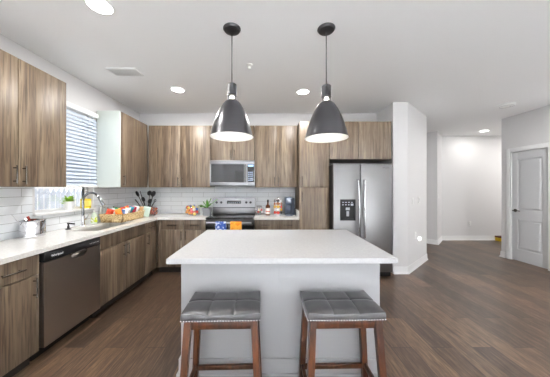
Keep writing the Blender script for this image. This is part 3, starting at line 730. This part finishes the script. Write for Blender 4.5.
for i in range(7): y = 2.665+i*.022; hexa(bm, [(-1.86, y, ZC-.014), (-1.56, y, ZC-.014), (-1.56, y+.003, ZC-.014), (-1.86, y+.003, ZC-.014)], [(-1.86, y+.008, ZC-.010), (-1.56, y+.008, ZC-.010), (-1.56, y+.011, ZC-.010), (-1.86, y+.011, ZC-.010)])
obj('louvres', bm, cmat((225, 225, 225)), t)
t = thing('fire_sprinkler', 'small white fire sprinkler head between the two pendants', 'sprinkler', (-.215, 2.58, ZC))
bm = BM(); lathe(bm, [(.034, -.0005), (.032, -.008), (.012, -.012)], (-.215, 2.58, ZC), 24, cap1=True); obj('escutcheon', bm, M['white'], t)
bm = BM(); cyl(bm, (-.215, 2.58, ZC-.045), .006, .033); cyl(bm, (-.215, 2.58, ZC-.050), .018, .004)
for s in (-1, 1): tube(bm, [(-.215+s*.008, 2.58, ZC-.014), (-.215+s*.014, 2.58, ZC-.03), (-.215+s*.006, 2.58, ZC-.047)], .0025, 6)
obj('head', bm, M['white'], t)
t = thing('smoke_detector', 'white round smoke detector on the ceiling near the door', 'smoke detector', (3.99, 3.82, ZC))
bm = BM(); lathe(bm, [(.115, -.0005), (.115, -.012), (.095, -.028), (0, -.032)], (3.99, 3.82, ZC), 36); obj('housing', bm, M['white'], t)
bm = BM(); lathe(bm, [(.085, -.0305), (.088, -.034), (.092, -.030)], (3.99, 3.82, ZC), 36); cyl(bm, (4.03, 3.80, ZC-.035), .008, .004); obj('grille', bm, cmat((190, 190, 190)), t)

# ---------------------------------------------------------------- blind
t = thing('window_blind', 'white horizontal slat blind lowered halfway over the kitchen window', 'blind', (XL+.045, 2.75, 1.41))
by0, by1, bx = 2.365, 3.145, XL+.045
bm = BM(); box(bm, bx-.03, bx+.03, by0, by1, 2.345, 2.405, .004); obj('headrail', bm, M['white'], t)
bm = BM(); nS = 20; pz = (2.335-1.43)/nS
for i in range(nS):
    z = 1.44+i*pz; c_, s_ = .027*math.cos(1.0), .027*math.sin(1.0)
    hexa(bm, [(bx-c_, by0, z+s_), (bx+c_, by0, z-s_), (bx+c_, by1, z-s_), (bx-c_, by1, z+s_)], [(bx-c_, by0, z+s_+.003), (bx+c_, by0, z-s_+.003), (bx+c_, by1, z-s_+.003), (bx-c_, by1, z+s_+.003)])
M['slat'] = mat('blind_slat', srgb(196, 206, 220), .4, **{'Transmission Weight': 0})
obj('slats', bm, M['slat'], t)
bm = BM(); box(bm, bx-.025, bx+.025, by0, by1, 1.40, 1.418, .003); obj('bottom_rail', bm, M['white'], t)
bm = BM()
for y in (2.52, 3.0): tube(bm, [(bx+.026, y, 1.41), (bx+.026, y, 2.35)], .0014, 6); tube(bm, [(bx-.026, y, 1.41), (bx-.026, y, 2.35)], .0014, 6)
obj('ladder_cord', bm, M['white'], t)

# ---------------------------------------------------------------- switches and outlets
dv = (Vector(DIAG1)-Vector(DIAG0)).normalized(); dn = Vector((dv.y, -dv.x))
def plate_at(name, label, cat, o2, along, normal, z, kind, w_=.072, h_=.115):
    o3 = Vector((*o2, z)); a = Vector((*along, 0)); n_ = Vector((*normal, 0)); up = Vector((0, 0, 1))
    mt = Matrix((( a.x, up.x, n_.x, o3.x), (a.y, up.y, n_.y, o3.y), (a.z, up.z, n_.z, o3.z), (0, 0, 0, 1)))
    t = thing(name, label, cat, o3)
    def add(nm, bx_, m_, par=None):
        bm = BM()
        for b in bx_: tt = bmesh.new(); box(tt, *b, .0008); join(bm, tt, mt)
        return obj(nm, bm, m_, par or t)
    p = add('cover_plate', [(-w_/2, w_/2, -h_/2, h_/2, .0005, .007)], M['white'])
    if kind == 'switch': add('rocker', [(-.016, .016, -.033, .033, .006, .011)], M['trim'])
    elif kind == 'double': add('rocker', [(-.032, -.008, -.033, .033, .006, .011)], M['trim']); add('rocker', [(.008, .032, -.033, .033, .006, .011)], M['trim'])
    else:
        add('socket', [(-.017, .017, .006, .040, .006, .009)], M['trim']); add('socket', [(-.017, .017, -.040, -.006, .006, .009)], M['trim'])
        add('slots', [(-.008, -.005, .018, .028, .0085, .0095), (.005, .008, .018, .028, .0085, .0095), (-.008, -.005, -.028, -.018, .0085, .0095), (.005, .008, -.028, -.018, .0085, .0095)], M['black'])
    return t
def on_diag(px):
    r = (px-PX)/F; A, B = Vector(DIAG0), Vector(DIAG1); tt = (A.x-r*A.y)/(r*(B.y-A.y)-(B.x-A.x)); return A+(B-A)*tt
for px, py, nm, lb, ct_, kd in ((412.6, 201, 'light_switch', 'white light switch on angled wall, nearest the fridge', 'switch', 'switch'), (418.8, 200, 'light_switch', 'white light switch on angled wall, nearest the hallway', 'switch', 'double'), (415.2, 235.5, 'wall_outlet', 'white outlet low on the angled wall beside the night light', 'outlet', 'outlet')):
    p = on_diag(px); plate_at(nm, lb, ct_, p, dv, dn, CH+(PY-py)*p.y/F, kd, w_=.115 if kd == 'double' else .072)
p = on_diag(417.5); z = CH+(PY-238.3)*p.y/F
t = thing('night_light', 'small glowing white night light plugged low on the angled wall', 'night light', (p.x+dn.x*.01, p.y+dn.y*.01, z))
bm = BM(); sphere(bm, (p.x+dn.x*.035, p.y+dn.y*.035, z), .028, sz=1.3); obj('light_dome', bm, emis('night_light_lens', (1, 1, 1, 1), 1.2), t)
bm = BM(); cyl(bm, (p.x+dn.x*.03, p.y+dn.y*.03, z-.05), .02, .03); obj('plug_body', bm, M['white'], t)
s2_ = math.sqrt(.5)
plate_at('light_switch', 'white light switch on the angled hallway corner', 'switch', (4.20, 5.652), (s2_, s2_), (s2_, -s2_), CH+(PY-196)*5.65/F, 'switch')
plate_at('wall_outlet', 'white outlet at the corner left of the hallway wall', 'outlet', (3.965, 5.765), (s2_, -s2_), (-s2_, -s2_), CH+(PY-222.5)*5.77/F, 'outlet')
plate_at('wall_outlet', 'white outlet low in the middle of the far hallway wall', 'outlet', ((469.5-PX)*6.09/F, 6.09), (1, 0), (0, -1), CH+(PY-223.5)*6.09/F, 'outlet')
t = thing('toy_block_box', 'small yellow box with dark lid on the floor past the hallway corner', 'box', (6.08, 5.98, 0))
obj('box_body', box(BM(), 6.0, 6.16, 5.92, 6.04, .001, .09, .004), cmat((232, 196, 30)), t); obj('lid', box(BM(), 5.995, 6.165, 5.915, 6.045, .09, .13, .004), cmat((92, 40, 34)), t)

# ---------------------------------------------------------------- things on the window sill and counter
def at(px, y): return (px-PX)*y/F
def leaf(bm, base, dirv, ln, wd, bend=.3, thick=.0015):
    d = Vector(dirv).normalized(); s = d.cross(Vector((0, 0, 1)));
    s = s.normalized() if s.length > .01 else Vector((1, 0, 0)); n_ = s.cross(d); prev = None; seg = 6
    for i in range(seg+1):
        a = i/seg; w_ = wd*math.sin(PI*min(1, a*.9+.08))**.8*(1 if i < seg else .05)
        c = Vector(base)+d*ln*a-Vector((0, 0, 1))*bend*ln*a*a
        cur = [bm.verts.new(c-s*w_/2), bm.verts.new(c+n_*thick), bm.verts.new(c+s*w_/2), bm.verts.new(c-n_*thick)]
        if prev:
            for k in range(4): bm.faces.new((prev[k], prev[(k+1) % 4], cur[(k+1) % 4], cur[k]))
        else: bm.faces.new(cur[::-1])
        prev = cur
    bm.faces.new(prev)
# potted plant on sill
SZ = WZ0+.0225
px_, py_ = XL+.0, 2.775
t = thing('potted_plant', 'leafy green plant in white pot on the window sill', 'plant', (px_-.01, py_, SZ)); px_ -= .01
bm = BM(); lathe(bm, [(0, 0), (.038, 0), (.050, .04), (.056, .105), (.050, .105), (.046, .085), (0, .085)], (px_, py_, SZ), 28); obj('pot', bm, M['white'], t)
bm = BM(); rnd = random.Random(3)
for k in range(46):
    a = rnd.uniform(0, 2*PI); e_ = rnd.uniform(.2, 1.35); b = (px_+.02*math.cos(a), py_+.02*math.sin(a), SZ+.085+rnd.uniform(0, .05))
    leaf(bm, b, (math.cos(a)*math.cos(e_), math.sin(a)*math.cos(e_), math.sin(e_)), rnd.uniform(.05, .085), rnd.uniform(.028, .045), .35)
obj('foliage', bm, M['leaf_light'], t)
# candle jar
cx, cy = XL+.0, 3.02
t = thing('candle_jar', 'yellow lidless candle jar on the window sill', 'candle', (cx, cy, SZ))
bm = BM(); lathe(bm, [(0, 0), (.05, 0), (.056, .006), (.058, .125), (.052, .125), (.050, .10), (0, .10)], (cx, cy, SZ), 32); obj('jar', bm, cmat((226, 196, 48), .25), t)
bm = BM(); tube(bm, [(cx, cy, SZ+.10), (cx, cy, SZ+.112)], .0015, 6); obj('wick', bm, M['black'], t)
lb = BM(); lathe(lb, [(.0588, .03), (.0592, .10)], (cx, cy, SZ), 32); obj('jar_label', lb, cmat((240, 222, 110), .5), t)
# soap bottle
sx_, sy_ = -2.325, 3.04
t = thing('dish_soap_bottle', 'clear dish soap bottle with yellow-green label behind the faucet', 'bottle', (sx_, sy_, CT1))
bm = BM(); lathe(bm, [(0, 0), (.034, 0), (.038, .01), (.038, .10), (.030, .13), (.012, .145), (.012, .155)], (sx_, sy_, CT1+.001), 24, sy=.75, cap1=True); obj('bottle_body', bm, cmat((214, 226, 206), .15), t)
bm = BM(); lathe(bm, [(.0387, .02), (.0387, .085)], (sx_, sy_, CT1+.001), 24, sy=.76); obj('bottle_label', bm, cloth('soap_label', srgb(190, 205, 40), srgb(240, 240, 230), 40), t)
bm = BM(); cyl(bm, (sx_, sy_, CT1+.156), .014, .022, bev=.003); obj('cap', bm, M['white'], t)
# steel canister
cx, cy = at(33, 2.02)-.06, 2.14
cx = -2.31; cy = 2.235
t = thing('steel_canister', 'round stainless steel canister on the worktop beside the window', 'canister', (cx, cy, CT1))
bm = BM(); lathe(bm, [(0, 0), (.090, 0), (.094, .004), (.094, .160), (.090, .166), (.086, .160), (.090, .02), (0, .02)], (cx, cy, CT1+.001), 40); obj('canister_body', bm, M['chrome'], t)
bm = BM(); lathe(bm, [(.0945, .157), (.097, .160), (.0945, .164)], (cx, cy, CT1+.001), 40); obj('rim', bm, M['steel'], t)
bm = BM(); tube(bm, [(-2.33, 2.20, CT1+.03), (-2.35, 2.08, CT1+.24)], [.004, .008], 8, flat=.4); tag(obj('metal_spoon', bm, M['chrome'], origin=(-2.33, 2.20, CT1+.03)), 'long metal spoon leaning out of the steel canister', 'spoon')
bm = BM(); tube(bm, [(-2.29, 2.26, CT1+.03), (-2.335, 2.21, CT1+.20)], [.006, .010], 8); tag(obj('red_handled_utensil', bm, cmat((150, 50, 40)), origin=(-2.29, 2.26, CT1+.03)), 'short red handled utensil standing in the steel canister', 'utensil')

# wicker basket of snacks
wx0, wx1, wy0, wy1 = -2.30, -2.01, 3.13, 3.66      # along the worktop
t = thing('wicker_basket', 'long low wicker basket full of snacks by the sink', 'basket', ((wx0+wx1)/2, (wy0+wy1)/2, CT1))
bm = BM(); wh = .105; e = .012
rows = 7
for i in range(rows):
    z0 = CT1+.001+wh*i/rows; z1 = z0+wh/rows; g = .003*(i % 2); f_ = .012*i/rows
    X0_, X1_, Y0_, Y1_ = wx0-f_-g, wx1+f_+g, wy0-f_-g, wy1+f_+g
    box(bm, X0_, X0_+e, Y0_, Y1_, z0, z1, .003); box(bm, X1_-e, X1_, Y0_, Y1_, z0, z1, .003); box(bm, X0_, X1_, Y0_, Y0_+e, z0, z1, .003); box(bm, X0_, X1_, Y1_-e, Y1_, z0, z1, .003)
box(bm, wx0, wx1, wy0, wy1, CT1+.001, CT1+.012)
obj('woven_body', bm, M['wicker'], t)
bm = BM(); q = .014; tube(bm, [(wx0-q, wy0-q, CT1+wh+.004), (wx1+q, wy0-q, CT1+wh+.004), (wx1+q, wy1+q, CT1+wh+.004), (wx0-q, wy1+q, CT1+wh+.004)], .008, 8, closed=True); obj('rim', bm, M['wicker'], t)
def packet(x, y, z, rgb, name, label, rot, s=(.05, .02, .075), group='snack packets in the wicker basket', cat='snack packet'):
    bm = BM(); nx_, nz_ = 6, 8; S = []
    for side in (1, -1):
        gr = []
        for j in range(nz_+1):
            v = -1+2*j/nz_
            gr.append([bm.verts.new((s[0]*(u := -1+2*i/nx_)*(1-.06*math.cos(v*PI/2)), side*s[1]*(1-abs(u)**2.5)*(1-abs(v)**3), s[2]*v)) for i in range(nx_+1)])
        for a, b in zip(gr, gr[1:]):
            for k in range(nx_): bm.faces.new((a[k], a[k+1], b[k+1], b[k]))
    o = obj(name, bm, cmat(rgb, .3)); o.location = (x, y, z); o.rotation_euler = rot
    tag(o, label, cat, group); return o
rr = random.Random(11)
cols = [((205, 70, 40), 'red-orange'), ((235, 130, 40), 'orange'), ((232, 232, 232), 'white'), ((120, 150, 205), 'pale blue'), ((40, 150, 90), 'green'), ((235, 235, 240), 'white'),
        ((190, 30, 50), 'crimson'), ((240, 240, 240), 'white'), ((200, 40, 40), 'red'), ((60, 160, 190), 'teal'), ((225, 180, 60), 'yellow'), ((150, 40, 60), 'dark red'), ((225, 100, 60), 'coral'), ((245, 245, 245), 'white')]
pos = ['closest to the faucet', 'next to the soap bottle', 'near the faucet', 'near the faucet end', 'middle front', 'middle rear', 'in the middle', 'behind the red one', 'toward the corner', 'toward the corner', 'toward the corner', 'at the corner end', 'at the corner end', 'at the corner end']
for k, (c_, cn) in enumerate(cols):
    row = k % 2; yy_ = wy0+.05+(wy1-wy0-.10)*(k/(len(cols)-1)); xx_ = wx0+.08+row*.11
    packet(xx_, yy_, CT1+.120+rr.uniform(-.01, .018), c_, 'snack_packet', '%s snack packet in the wicker basket, %s%s' % (cn, pos[k], ', room side' if row else ', wall side'),
           (rr.uniform(-.5, .5), rr.uniform(-.4, .4), rr.uniform(-.7, .9)+PI/4), (.045, .02, .062))
# leaning pale green packet in front of basket's corner end
o = packet(-2.0, 3.735, CT1+.09, (186, 204, 190), 'pale_green_pouch', 'pale green and white pouch leaning against the basket end', (-.3, .25, .5), (.055, .016, .085), None, 'pouch'); 
packet(-2.13, 3.86, CT1+.081, (214, 170, 120), 'tan_pouch', 'tan pouch standing between basket and utensil crock', (0, .1, .5), (.05, .02, .08), None, 'pouch')
# items behind the basket
for k, (x, y, h, lab) in enumerate(((-2.375, 3.235, .20, 'tall slim pale glass bottle against the tiles, nearest the window'), (-2.375, 3.30, .19, 'middle one of three slim pale glass bottles against tiles'), (-2.375, 3.365, .175, 'shortest slim pale glass bottle, nearest the small plant'))):
    t = thing('glass_bottle', lab, 'bottle', (x, y, CT1), 'slim bottles behind the basket')
    bm = BM(); lathe(bm, [(0, 0), (.022, 0), (.024, .006), (.024, h*.7), (.012, h*.82), (.011, h)], (x, y, CT1+.001), 18, cap1=True); obj('bottle_body', bm, cmat((205, 208, 202), .15), t)
    bm = BM(); cyl(bm, (x, y, CT1+h+.001), .013, .014, seg=14); obj('stopper', bm, cmat((170, 165, 155)), t)
t = thing('potted_plant', 'small trailing green plant in pale pot behind the wicker basket', 'plant', (-2.36, 3.52, CT1))
bm = BM(); lathe(bm, [(0, 0), (.03, 0), (.04, .12), (.034, .12), (.03, .1), (0, .1)], (-2.36, 3.52, CT1+.001), 24); obj('pot', bm, cmat((190, 196, 198)), t)
bm = BM()
for k in range(30):
    a = rnd.uniform(0, 2*PI); e_ = rnd.uniform(-.1, 1.3); c0 = (-2.36+.012*math.cos(a), 3.52+.012*math.sin(a), CT1+.11+rnd.uniform(0, .05))
    ln = rnd.uniform(.05, .08); dx = math.cos(a)*math.cos(e_)
    if dx < 0: dx *= .35
    leaf(bm, c0, (dx, math.sin(a)*math.cos(e_), math.sin(e_)), ln, .028, .3)
obj('foliage', bm, M['leaf'], t)
t = thing('snack_box', 'blue-grey carton standing behind the wicker basket', 'box', (-2.345, 3.72, CT1))
obj('carton', box(BM(), -2.375, -2.325, 3.61, 3.83, CT1+.001, CT1+.175, .002), cmat((150, 165, 180)), t); obj('printed_band', box(BM(), -2.3255, -2.3235, 3.625, 3.815, CT1+.10, CT1+.16), cmat((200, 208, 214)), t)

# utensil crock
ux, uy = -2.165, 4.08
t = thing('utensil_crock', 'dark crock in the corner holding black cooking utensils', 'utensil holder', (ux, uy, CT1))
bm = BM(); lathe(bm, [(0, 0), (.055, 0), (.06, .01), (.06, .15), (.054, .15), (.052, .02), (0, .02)], (ux, uy, CT1+.001), 28); obj('crock_body', bm, cmat((58, 52, 52), .4), t)
bm = BM(); lathe(bm, [(.0605, .140), (.064, .146), (.0605, .152)], (ux, uy, CT1+.001), 28); obj('rim', bm, M['gunmetal'], t)
kinds = [('ladle', -.155, .345, 'tallest black ladle fanning out toward the window wall'), ('spatula', -.085, .35, 'black slotted spatula leaning slightly to the window side'), ('serving_spoon', -.03, .25, 'black serving spoon standing upright in the crock'),
         ('masher', .045, .355, 'black round masher leaning to the candy side'), ('ladle', .12, .345, 'black ladle fanning out over the glass fruit jar'), ('whisk', .15, .22, 'low black whisk sticking out over the glass fruit jar'), ('fork', -.17, .22, 'low black fork reaching toward the snack basket'), ('serving_spoon', .06, .215, 'low black serving spoon just over the crock rim')]
for k, (nm, dx, h, lab) in enumerate(kinds):
    b0 = Vector((ux+dx*.12, uy-.005*k+.01, CT1+.025)); tp = Vector((ux+dx, uy-.02-.025*(k % 3), CT1+h)); dr_ = (tp-b0).normalized()
    t = thing(nm, lab, 'utensil', b0, 'black utensils in the crock')
    bm = BM(); tube(bm, [b0, b0+(tp-b0)*.4, tp], [.009, .007, .008], 8); obj('handle', bm, M['nickel'] if k % 3 == 0 else M['black'], t)
    R_ = dr_.to_track_quat('Z', 'Y').to_matrix().to_4x4()
    tt = bmesh.new()
    if nm in ('ladle', 'serving_spoon', 'masher'):
        sphere(tt, (0, 0, .03), .050 if nm != 'serving_spoon' else .042, sy=.45, sz=1.1 if nm != 'masher' else .9)
    elif nm == 'spatula': box(tt, -.032, .032, -.004, .004, -.005, .075, .003)
    elif nm == 'whisk':
        for q_ in range(4):
            a = PI*q_/4; tube(tt, [(.0, 0, 0), (.018*math.cos(a), .018*math.sin(a), .03), (.016*math.cos(a), .016*math.sin(a), .06), (0, 0, .075), (-.016*math.cos(a), -.016*math.sin(a), .06), (-.018*math.cos(a), -.018*math.sin(a), .03), (0, 0, 0)], .002, 5)
    else:
        box(tt, -.016, .016, -.003, .003, -.005, .03, .002)
        for q_ in range(3): box(tt, -.015+q_*.012, -.009+q_*.012, -.002, .002, .025, .065)
    bm = BM(); join(bm, tt, Matrix.Translation(tp) @ R_); obj('utensil_head', bm, M['black'], t)
# glass jar with red/orange fruit in the corner
def glass_bowl(name, label, x, y, r, hz, cat, contents, rgbs, glabel, seed, itemname, fill=.86):
    t = thing(name, label, cat, (x, y, CT1))
    prof = []; K = 14
    for i in range(K+1):
        a = -PI/2+ (PI*.80)*i/K; prof.append((max(.0001, r*math.cos(a))*1.0, hz/2*(1+math.sin(a))*1.05))
    prof[0] = (0, 0); bm = BM(); lathe(bm, prof, (x, y, CT1+.001), 32); obj('glass_wall', bm, M['glass_jar'], t)
    rr_, zz_ = prof[-1]; bm = BM(); tube(bm, [(x+rr_*math.cos(a), y+rr_*math.sin(a), CT1+zz_) for a in [2*PI*i/28 for i in range(28)]], .003, 6, closed=True); obj('rim', bm, M['glass_jar'], t)
    rg = random.Random(seed); placed = []
    ir = .0145*r/.07
    tries = 0
    while len(placed) < contents and tries < 4000:
        tries += 1
        zz = rg.uniform(ir*1.2, hz*fill); rad = r*math.sqrt(max(0, 1-((zz-hz*.52)/(hz*.54))**2))-ir*1.15
        if rad <= 0: continue
        a = rg.uniform(0, 2*PI); q_ = rad*math.sqrt(rg.random()); p = Vector((x+q_*math.cos(a), y+q_*math.sin(a), CT1+zz))
        if all((p-o_).length > ir*1.75 for o_ in placed): placed.append(p)
    base = {}
    for i, p in enumerate(placed):
        rgb, cn = rgbs[i % len(rgbs)]
        if cn not in base:
            bm = BM(); sphere(bm, (0, 0, 0), ir, 1.05, .95, .85, 12, 8); o = obj(itemname, bm, cmat(rgb, .3)); base[cn] = o
        else: o = base[cn].copy(); COL.objects.link(o)
        o.location = p; o.rotation_euler = (rg.uniform(0, 3), rg.uniform(0, 3), 0)
        tag(o, glabel % cn, 'candy' if 'candy' in itemname else 'fruit', '%s %s' % (cn, itemname.replace('_', ' ')+'s in the '+name.replace('_', ' ')))
glass_bowl('glass_jar', 'round glass jar of small red and orange fruit in the corner', -1.985, 3.93, .082, .16, 'jar', 44, [((190, 60, 30), 'red'), ((222, 120, 40), 'orange'), ((110, 50, 40), 'brown')], 'small %s fruit in the round glass jar by the black utensils', 5, 'small_fruit')
glass_bowl('glass_bowl', 'round glass bowl of colourful candies on the back worktop', at(192.3, 3.95), 3.95, .128, .185, 'bowl', 80, [((215, 60, 40), 'red'), ((235, 150, 40), 'orange'), ((60, 90, 170), 'blue'), ((240, 215, 90), 'yellow'), ((190, 40, 50), 'crimson'), ((230, 225, 220), 'white')], '%s wrapped candy in the glass bowl near the range', 8, 'wrapped_candy')

# succulent in grey pot
ax, ay = at(207.2, 3.93), 3.93
t = thing('potted_succulent', 'spiky green succulent in a square grey pot beside the range', 'plant', (ax, ay, CT1))
bm = BM(); hexa(bm, [(ax-.055, ay-.055, CT1+.001), (ax+.055, ay-.055, CT1+.001), (ax+.055, ay+.055, CT1+.001), (ax-.055, ay+.055, CT1+.001)], [(ax-.072, ay-.072, CT1+.135), (ax+.072, ay-.072, CT1+.135), (ax+.072, ay+.072, CT1+.135), (ax-.072, ay+.072, CT1+.135)])
bmesh.ops.bevel(bm, geom=bm.edges[:], offset=.005, segments=2, affect='EDGES'); obj('pot', bm, M['grey_pot'], t)
bm = BM(); box(bm, ax-.062, ax+.062, ay-.062, ay+.062, CT1+.1355, CT1+.138); obj('soil', bm, M['soil'], t)
bm = BM()
for dx, dy, dz, ln, wd in ((.9, -.1, .85, .25, .034), (-.9, -.1, .5, .17, .034), (-.45, -.2, .9, .14, .034), (.1, -.3, 1, .15, .036), (.35, .1, 1, .19, .036), (-.1, .3, 1, .17, .036), (.6, -.5, .7, .14, .03), (-.7, -.5, .35, .13, .03), (.15, .1, 1, .12, .04)):
    leaf(bm, (ax, ay, CT1+.137), (dx, dy, dz), ln, wd, .10 if dz > .6 else .25, .006)
obj('leaves', bm, M['leaf'], t)
# small dark bottle next to pot
bx_, by_ = at(200.6, 4.02), 4.05
t = thing('spice_grinder', 'small grinder with dark lid between candy bowl and succulent', 'grinder', (bx_, by_, CT1))
bm = BM(); lathe(bm, [(0, 0), (.024, 0), (.022, .03), (.018, .09), (.022, .14)], (bx_, by_, CT1+.001), 20, cap1=True); obj('body', bm, cmat((210, 212, 214), .3), t)
bm = BM(); lathe(bm, [(.022, .141), (.026, .15), (.026, .172), (0, .18)], (bx_, by_, CT1+.001), 20); obj('lid', bm, M['black'], t)

# ---- right worktop
wy = 3.98
# round wire rack with mugs
gx = at(259.6, wy)
t = thing('wire_basket', 'round wire basket of coloured packets beside the range', 'basket', (gx, wy, CT1))
bm = BM(); Rr = .082
for k in range(10):
    a = PI*k/10; P = [(gx+Rr*math.cos(b)*math.cos(a), wy+Rr*math.cos(b)*math.sin(a), CT1+.086+Rr*math.sin(b)) for b in [2*PI*i/24 for i in range(24)]]
    tube(bm, P, .0022, 5, closed=True)
tube(bm, [(gx+Rr*math.cos(b), wy+Rr*math.sin(b), CT1+.086) for b in [2*PI*i/24 for i in range(24)]], .003, 6, closed=True)
obj('wire_frame', bm, M['chrome'], t)
for k, (dx, dy, dz, c_, cn) in enumerate(((-.035, -.02, .05, (200, 60, 50), 'red'), (.03, -.03, .05, (235, 235, 235), 'white'), (0, .02, .05, (60, 130, 90), 'green'), (-.02, -.03, .10, (235, 225, 200), 'cream'), (.032, .01, .10, (190, 60, 60), 'dark red'), (-.03, .03, .10, (70, 90, 150), 'blue'))):
    bm = BM(); lathe(bm, [(0, 0), (.016, 0), (.021, .032), (.023, .034), (0, .036)], (0, 0, 0), 16); o = obj('coffee_pod', bm, cmat(c_, .35)); o.location = (gx+dx, wy+dy, CT1+dz); o.rotation_euler = (.6*k, .9, k)
    tag(o, '%s pod inside the round wire basket' % cn, 'coffee pod', 'pods in the wire basket')
# bottle
qx = at(267.9, wy)
t = thing('syrup_bottle', 'amber bottle with white label and dark neck on short worktop', 'bottle', (qx, wy, CT1))
bm = BM(); lathe(bm, [(0, 0), (.036, 0), (.040, .006), (.040, .15), (.034, .172), (.015, .19), (.0135, .235)], (qx, wy, CT1+.001), 28, cap1=True); obj('bottle_body', bm, M['water'], t)
bm = BM(); lathe(bm, [(.0408, .025), (.0408, .125)], (qx, wy, CT1+.001), 28); obj('bottle_label', bm, cmat((238, 234, 228)), t)
bm = BM(); lathe(bm, [(.0145, .225), (.016, .228), (.016, .27), (0, .272)], (qx, wy, CT1+.001), 20); obj('cap', bm, M['black'], t)
bm = BM(); lathe(bm, [(.0415, .060), (.0415, .075)], (qx, wy, CT1+.001), 28); obj('label_band', bm, cmat((190, 60, 50)), t)
# pod carousel
vx = at(278.0, wy)
t = thing('pod_carousel', 'chrome rotating carousel full of coffee pods', 'pod holder', (vx, wy, CT1))
bm = BM(); cyl(bm, (vx, wy, CT1+.001), .075, .012, seg=32, bev=.003); cyl(bm, (vx, wy, CT1+.012), .006, .29); sphere(bm, (vx, wy, CT1+.305), .012)
for k in range(6):
    a = -PI/2+k*PI/3
    for s in (-1, 1): b = a+s*.36; tube(bm, [(vx+.066*math.cos(b), wy+.066*math.sin(b), CT1+.012), (vx+.066*math.cos(b), wy+.066*math.sin(b), CT1+.28)], .0022, 5)
for z in (.03, .28): tube(bm, [(vx+.066*math.cos(b), wy+.066*math.sin(b), CT1+z) for b in [2*PI*i/24 for i in range(24)]], .0025, 5, closed=True)
obj('wire_stand', bm, M['chrome'], t)
pc = [((205, 60, 50), 'red'), ((225, 180, 60), 'yellow'), ((60, 60, 64), 'black'), ((225, 225, 225), 'white'), ((150, 90, 50), 'brown')]
protos = {}
for k in range(6):
    a = -PI/2+k*PI/3
    for j in range(5):
        c_, cn = pc[(k*2+j*3+k*j) % 5]
        if cn not in protos:
            bm = BM(); lathe(bm, [(0, -.030), (.016, -.030), (.021, 0), (.0255, .001), (.0255, .003), (0, .004)], (0, 0, 0), 18); protos[cn] = o = obj('coffee_pod', bm, cmat(c_, .3))
        else: o = protos[cn].copy(); COL.objects.link(o)
        o.location = (vx+.067*math.cos(a), wy+.067*math.sin(a), CT1+.055+j*.050); o.rotation_euler = (0, PI/2-.25, a)
        tag(o, '%s coffee pod in the chrome carousel beside the coffee maker' % cn, 'coffee pod', '%s pods in the carousel' % cn)
# coffee maker
kx0, kx1 = at(285.2, 3.92), at(292.6, 3.92)
t = thing('coffee_maker', 'slate blue single-serve coffee maker on the short worktop', 'coffee maker', ((kx0+kx1)/2, 4.0, CT1))
bm = BM(); box(bm, kx0+.006, kx1-.002, 3.86, 4.17, CT1+.001, CT1+.03, .008); box(bm, kx0+.004, kx1-.002, 4.0, 4.17, CT1+.03, CT1+.20, .01); obj('body', bm, M['slate'], t)
bm = BM(); box(bm, kx0, kx1, 3.885, 4.17, CT1+.19, CT1+.315, .02, 4); hd = obj('brew_head', bm, M['slate'], t)
bm = BM(); box(bm, kx0+.02, kx1-.035, 3.878, 3.886, CT1+.225, CT1+.30, .004); obj('front_plate', bm, cmat((165, 172, 182), .25, .6), hd)
bm = BM(); box(bm, kx1-.002, kx1+.05, 4.02, 4.16, CT1+.001, CT1+.30, .01); obj('water_tank', bm, M['slate'], t)
bm = BM(); box(bm, kx0+.02, kx1-.02, 3.87, 3.98, CT1+.03, CT1+.035, .002); obj('drip_tray', bm, M['black'], t)
jx = at(296.6, 3.98)-.003
t = thing('dark_jar', 'small dark jar against the side splash by the pantry', 'jar', (jx-.005, 3.94, CT1))
bm = BM(); lathe(bm, [(0, 0), (.021, 0), (.023, .004), (.023, .075), (0, .078)], (jx-.005, 3.92, CT1+.001), 20); obj('jar_body', bm, cmat((60, 66, 76), .3), t)
bm = BM(); cyl(bm, (jx-.005, 3.92, CT1+.079), .022, .02, seg=20, bev=.002); obj('lid', bm, M['black'], t)

# outside the kitchen window
bm = BM(); box(bm, -14, XL-.6, -6, 8, -.4, -.3); tag(obj('outdoor_ground', bm, cmat((170, 172, 172), .9)), 'pale ground outside the window', 'ground', kind='structure')
bm = BM(); box(bm, -16, XL-.2, YR-.5, YR-.2, -.3, 11); o = obj('sun_blocker_wall', bm, cmat((205, 205, 208), .9)); o['kind'] = 'structure'  # unseen tall wall added to keep the sun off the fence and ground
t = thing('outdoor_fence', 'pale picket fence seen through the window under the blind', 'fence', (-5.2, 3.6, -.3))
for z in (.1, .75, 1.25):
    obj('rail', box(BM(), -5.24, -5.20, -1, 6.5, z, z+.07), cmat((225, 230, 240), .7), t)
bm = BM()
for i in range(52): box(bm, -5.2, -5.17, -1+i*.143, -.91+i*.143, -.3, 1.38)
obj('slats', bm, cmat((226, 232, 242), .7), t)
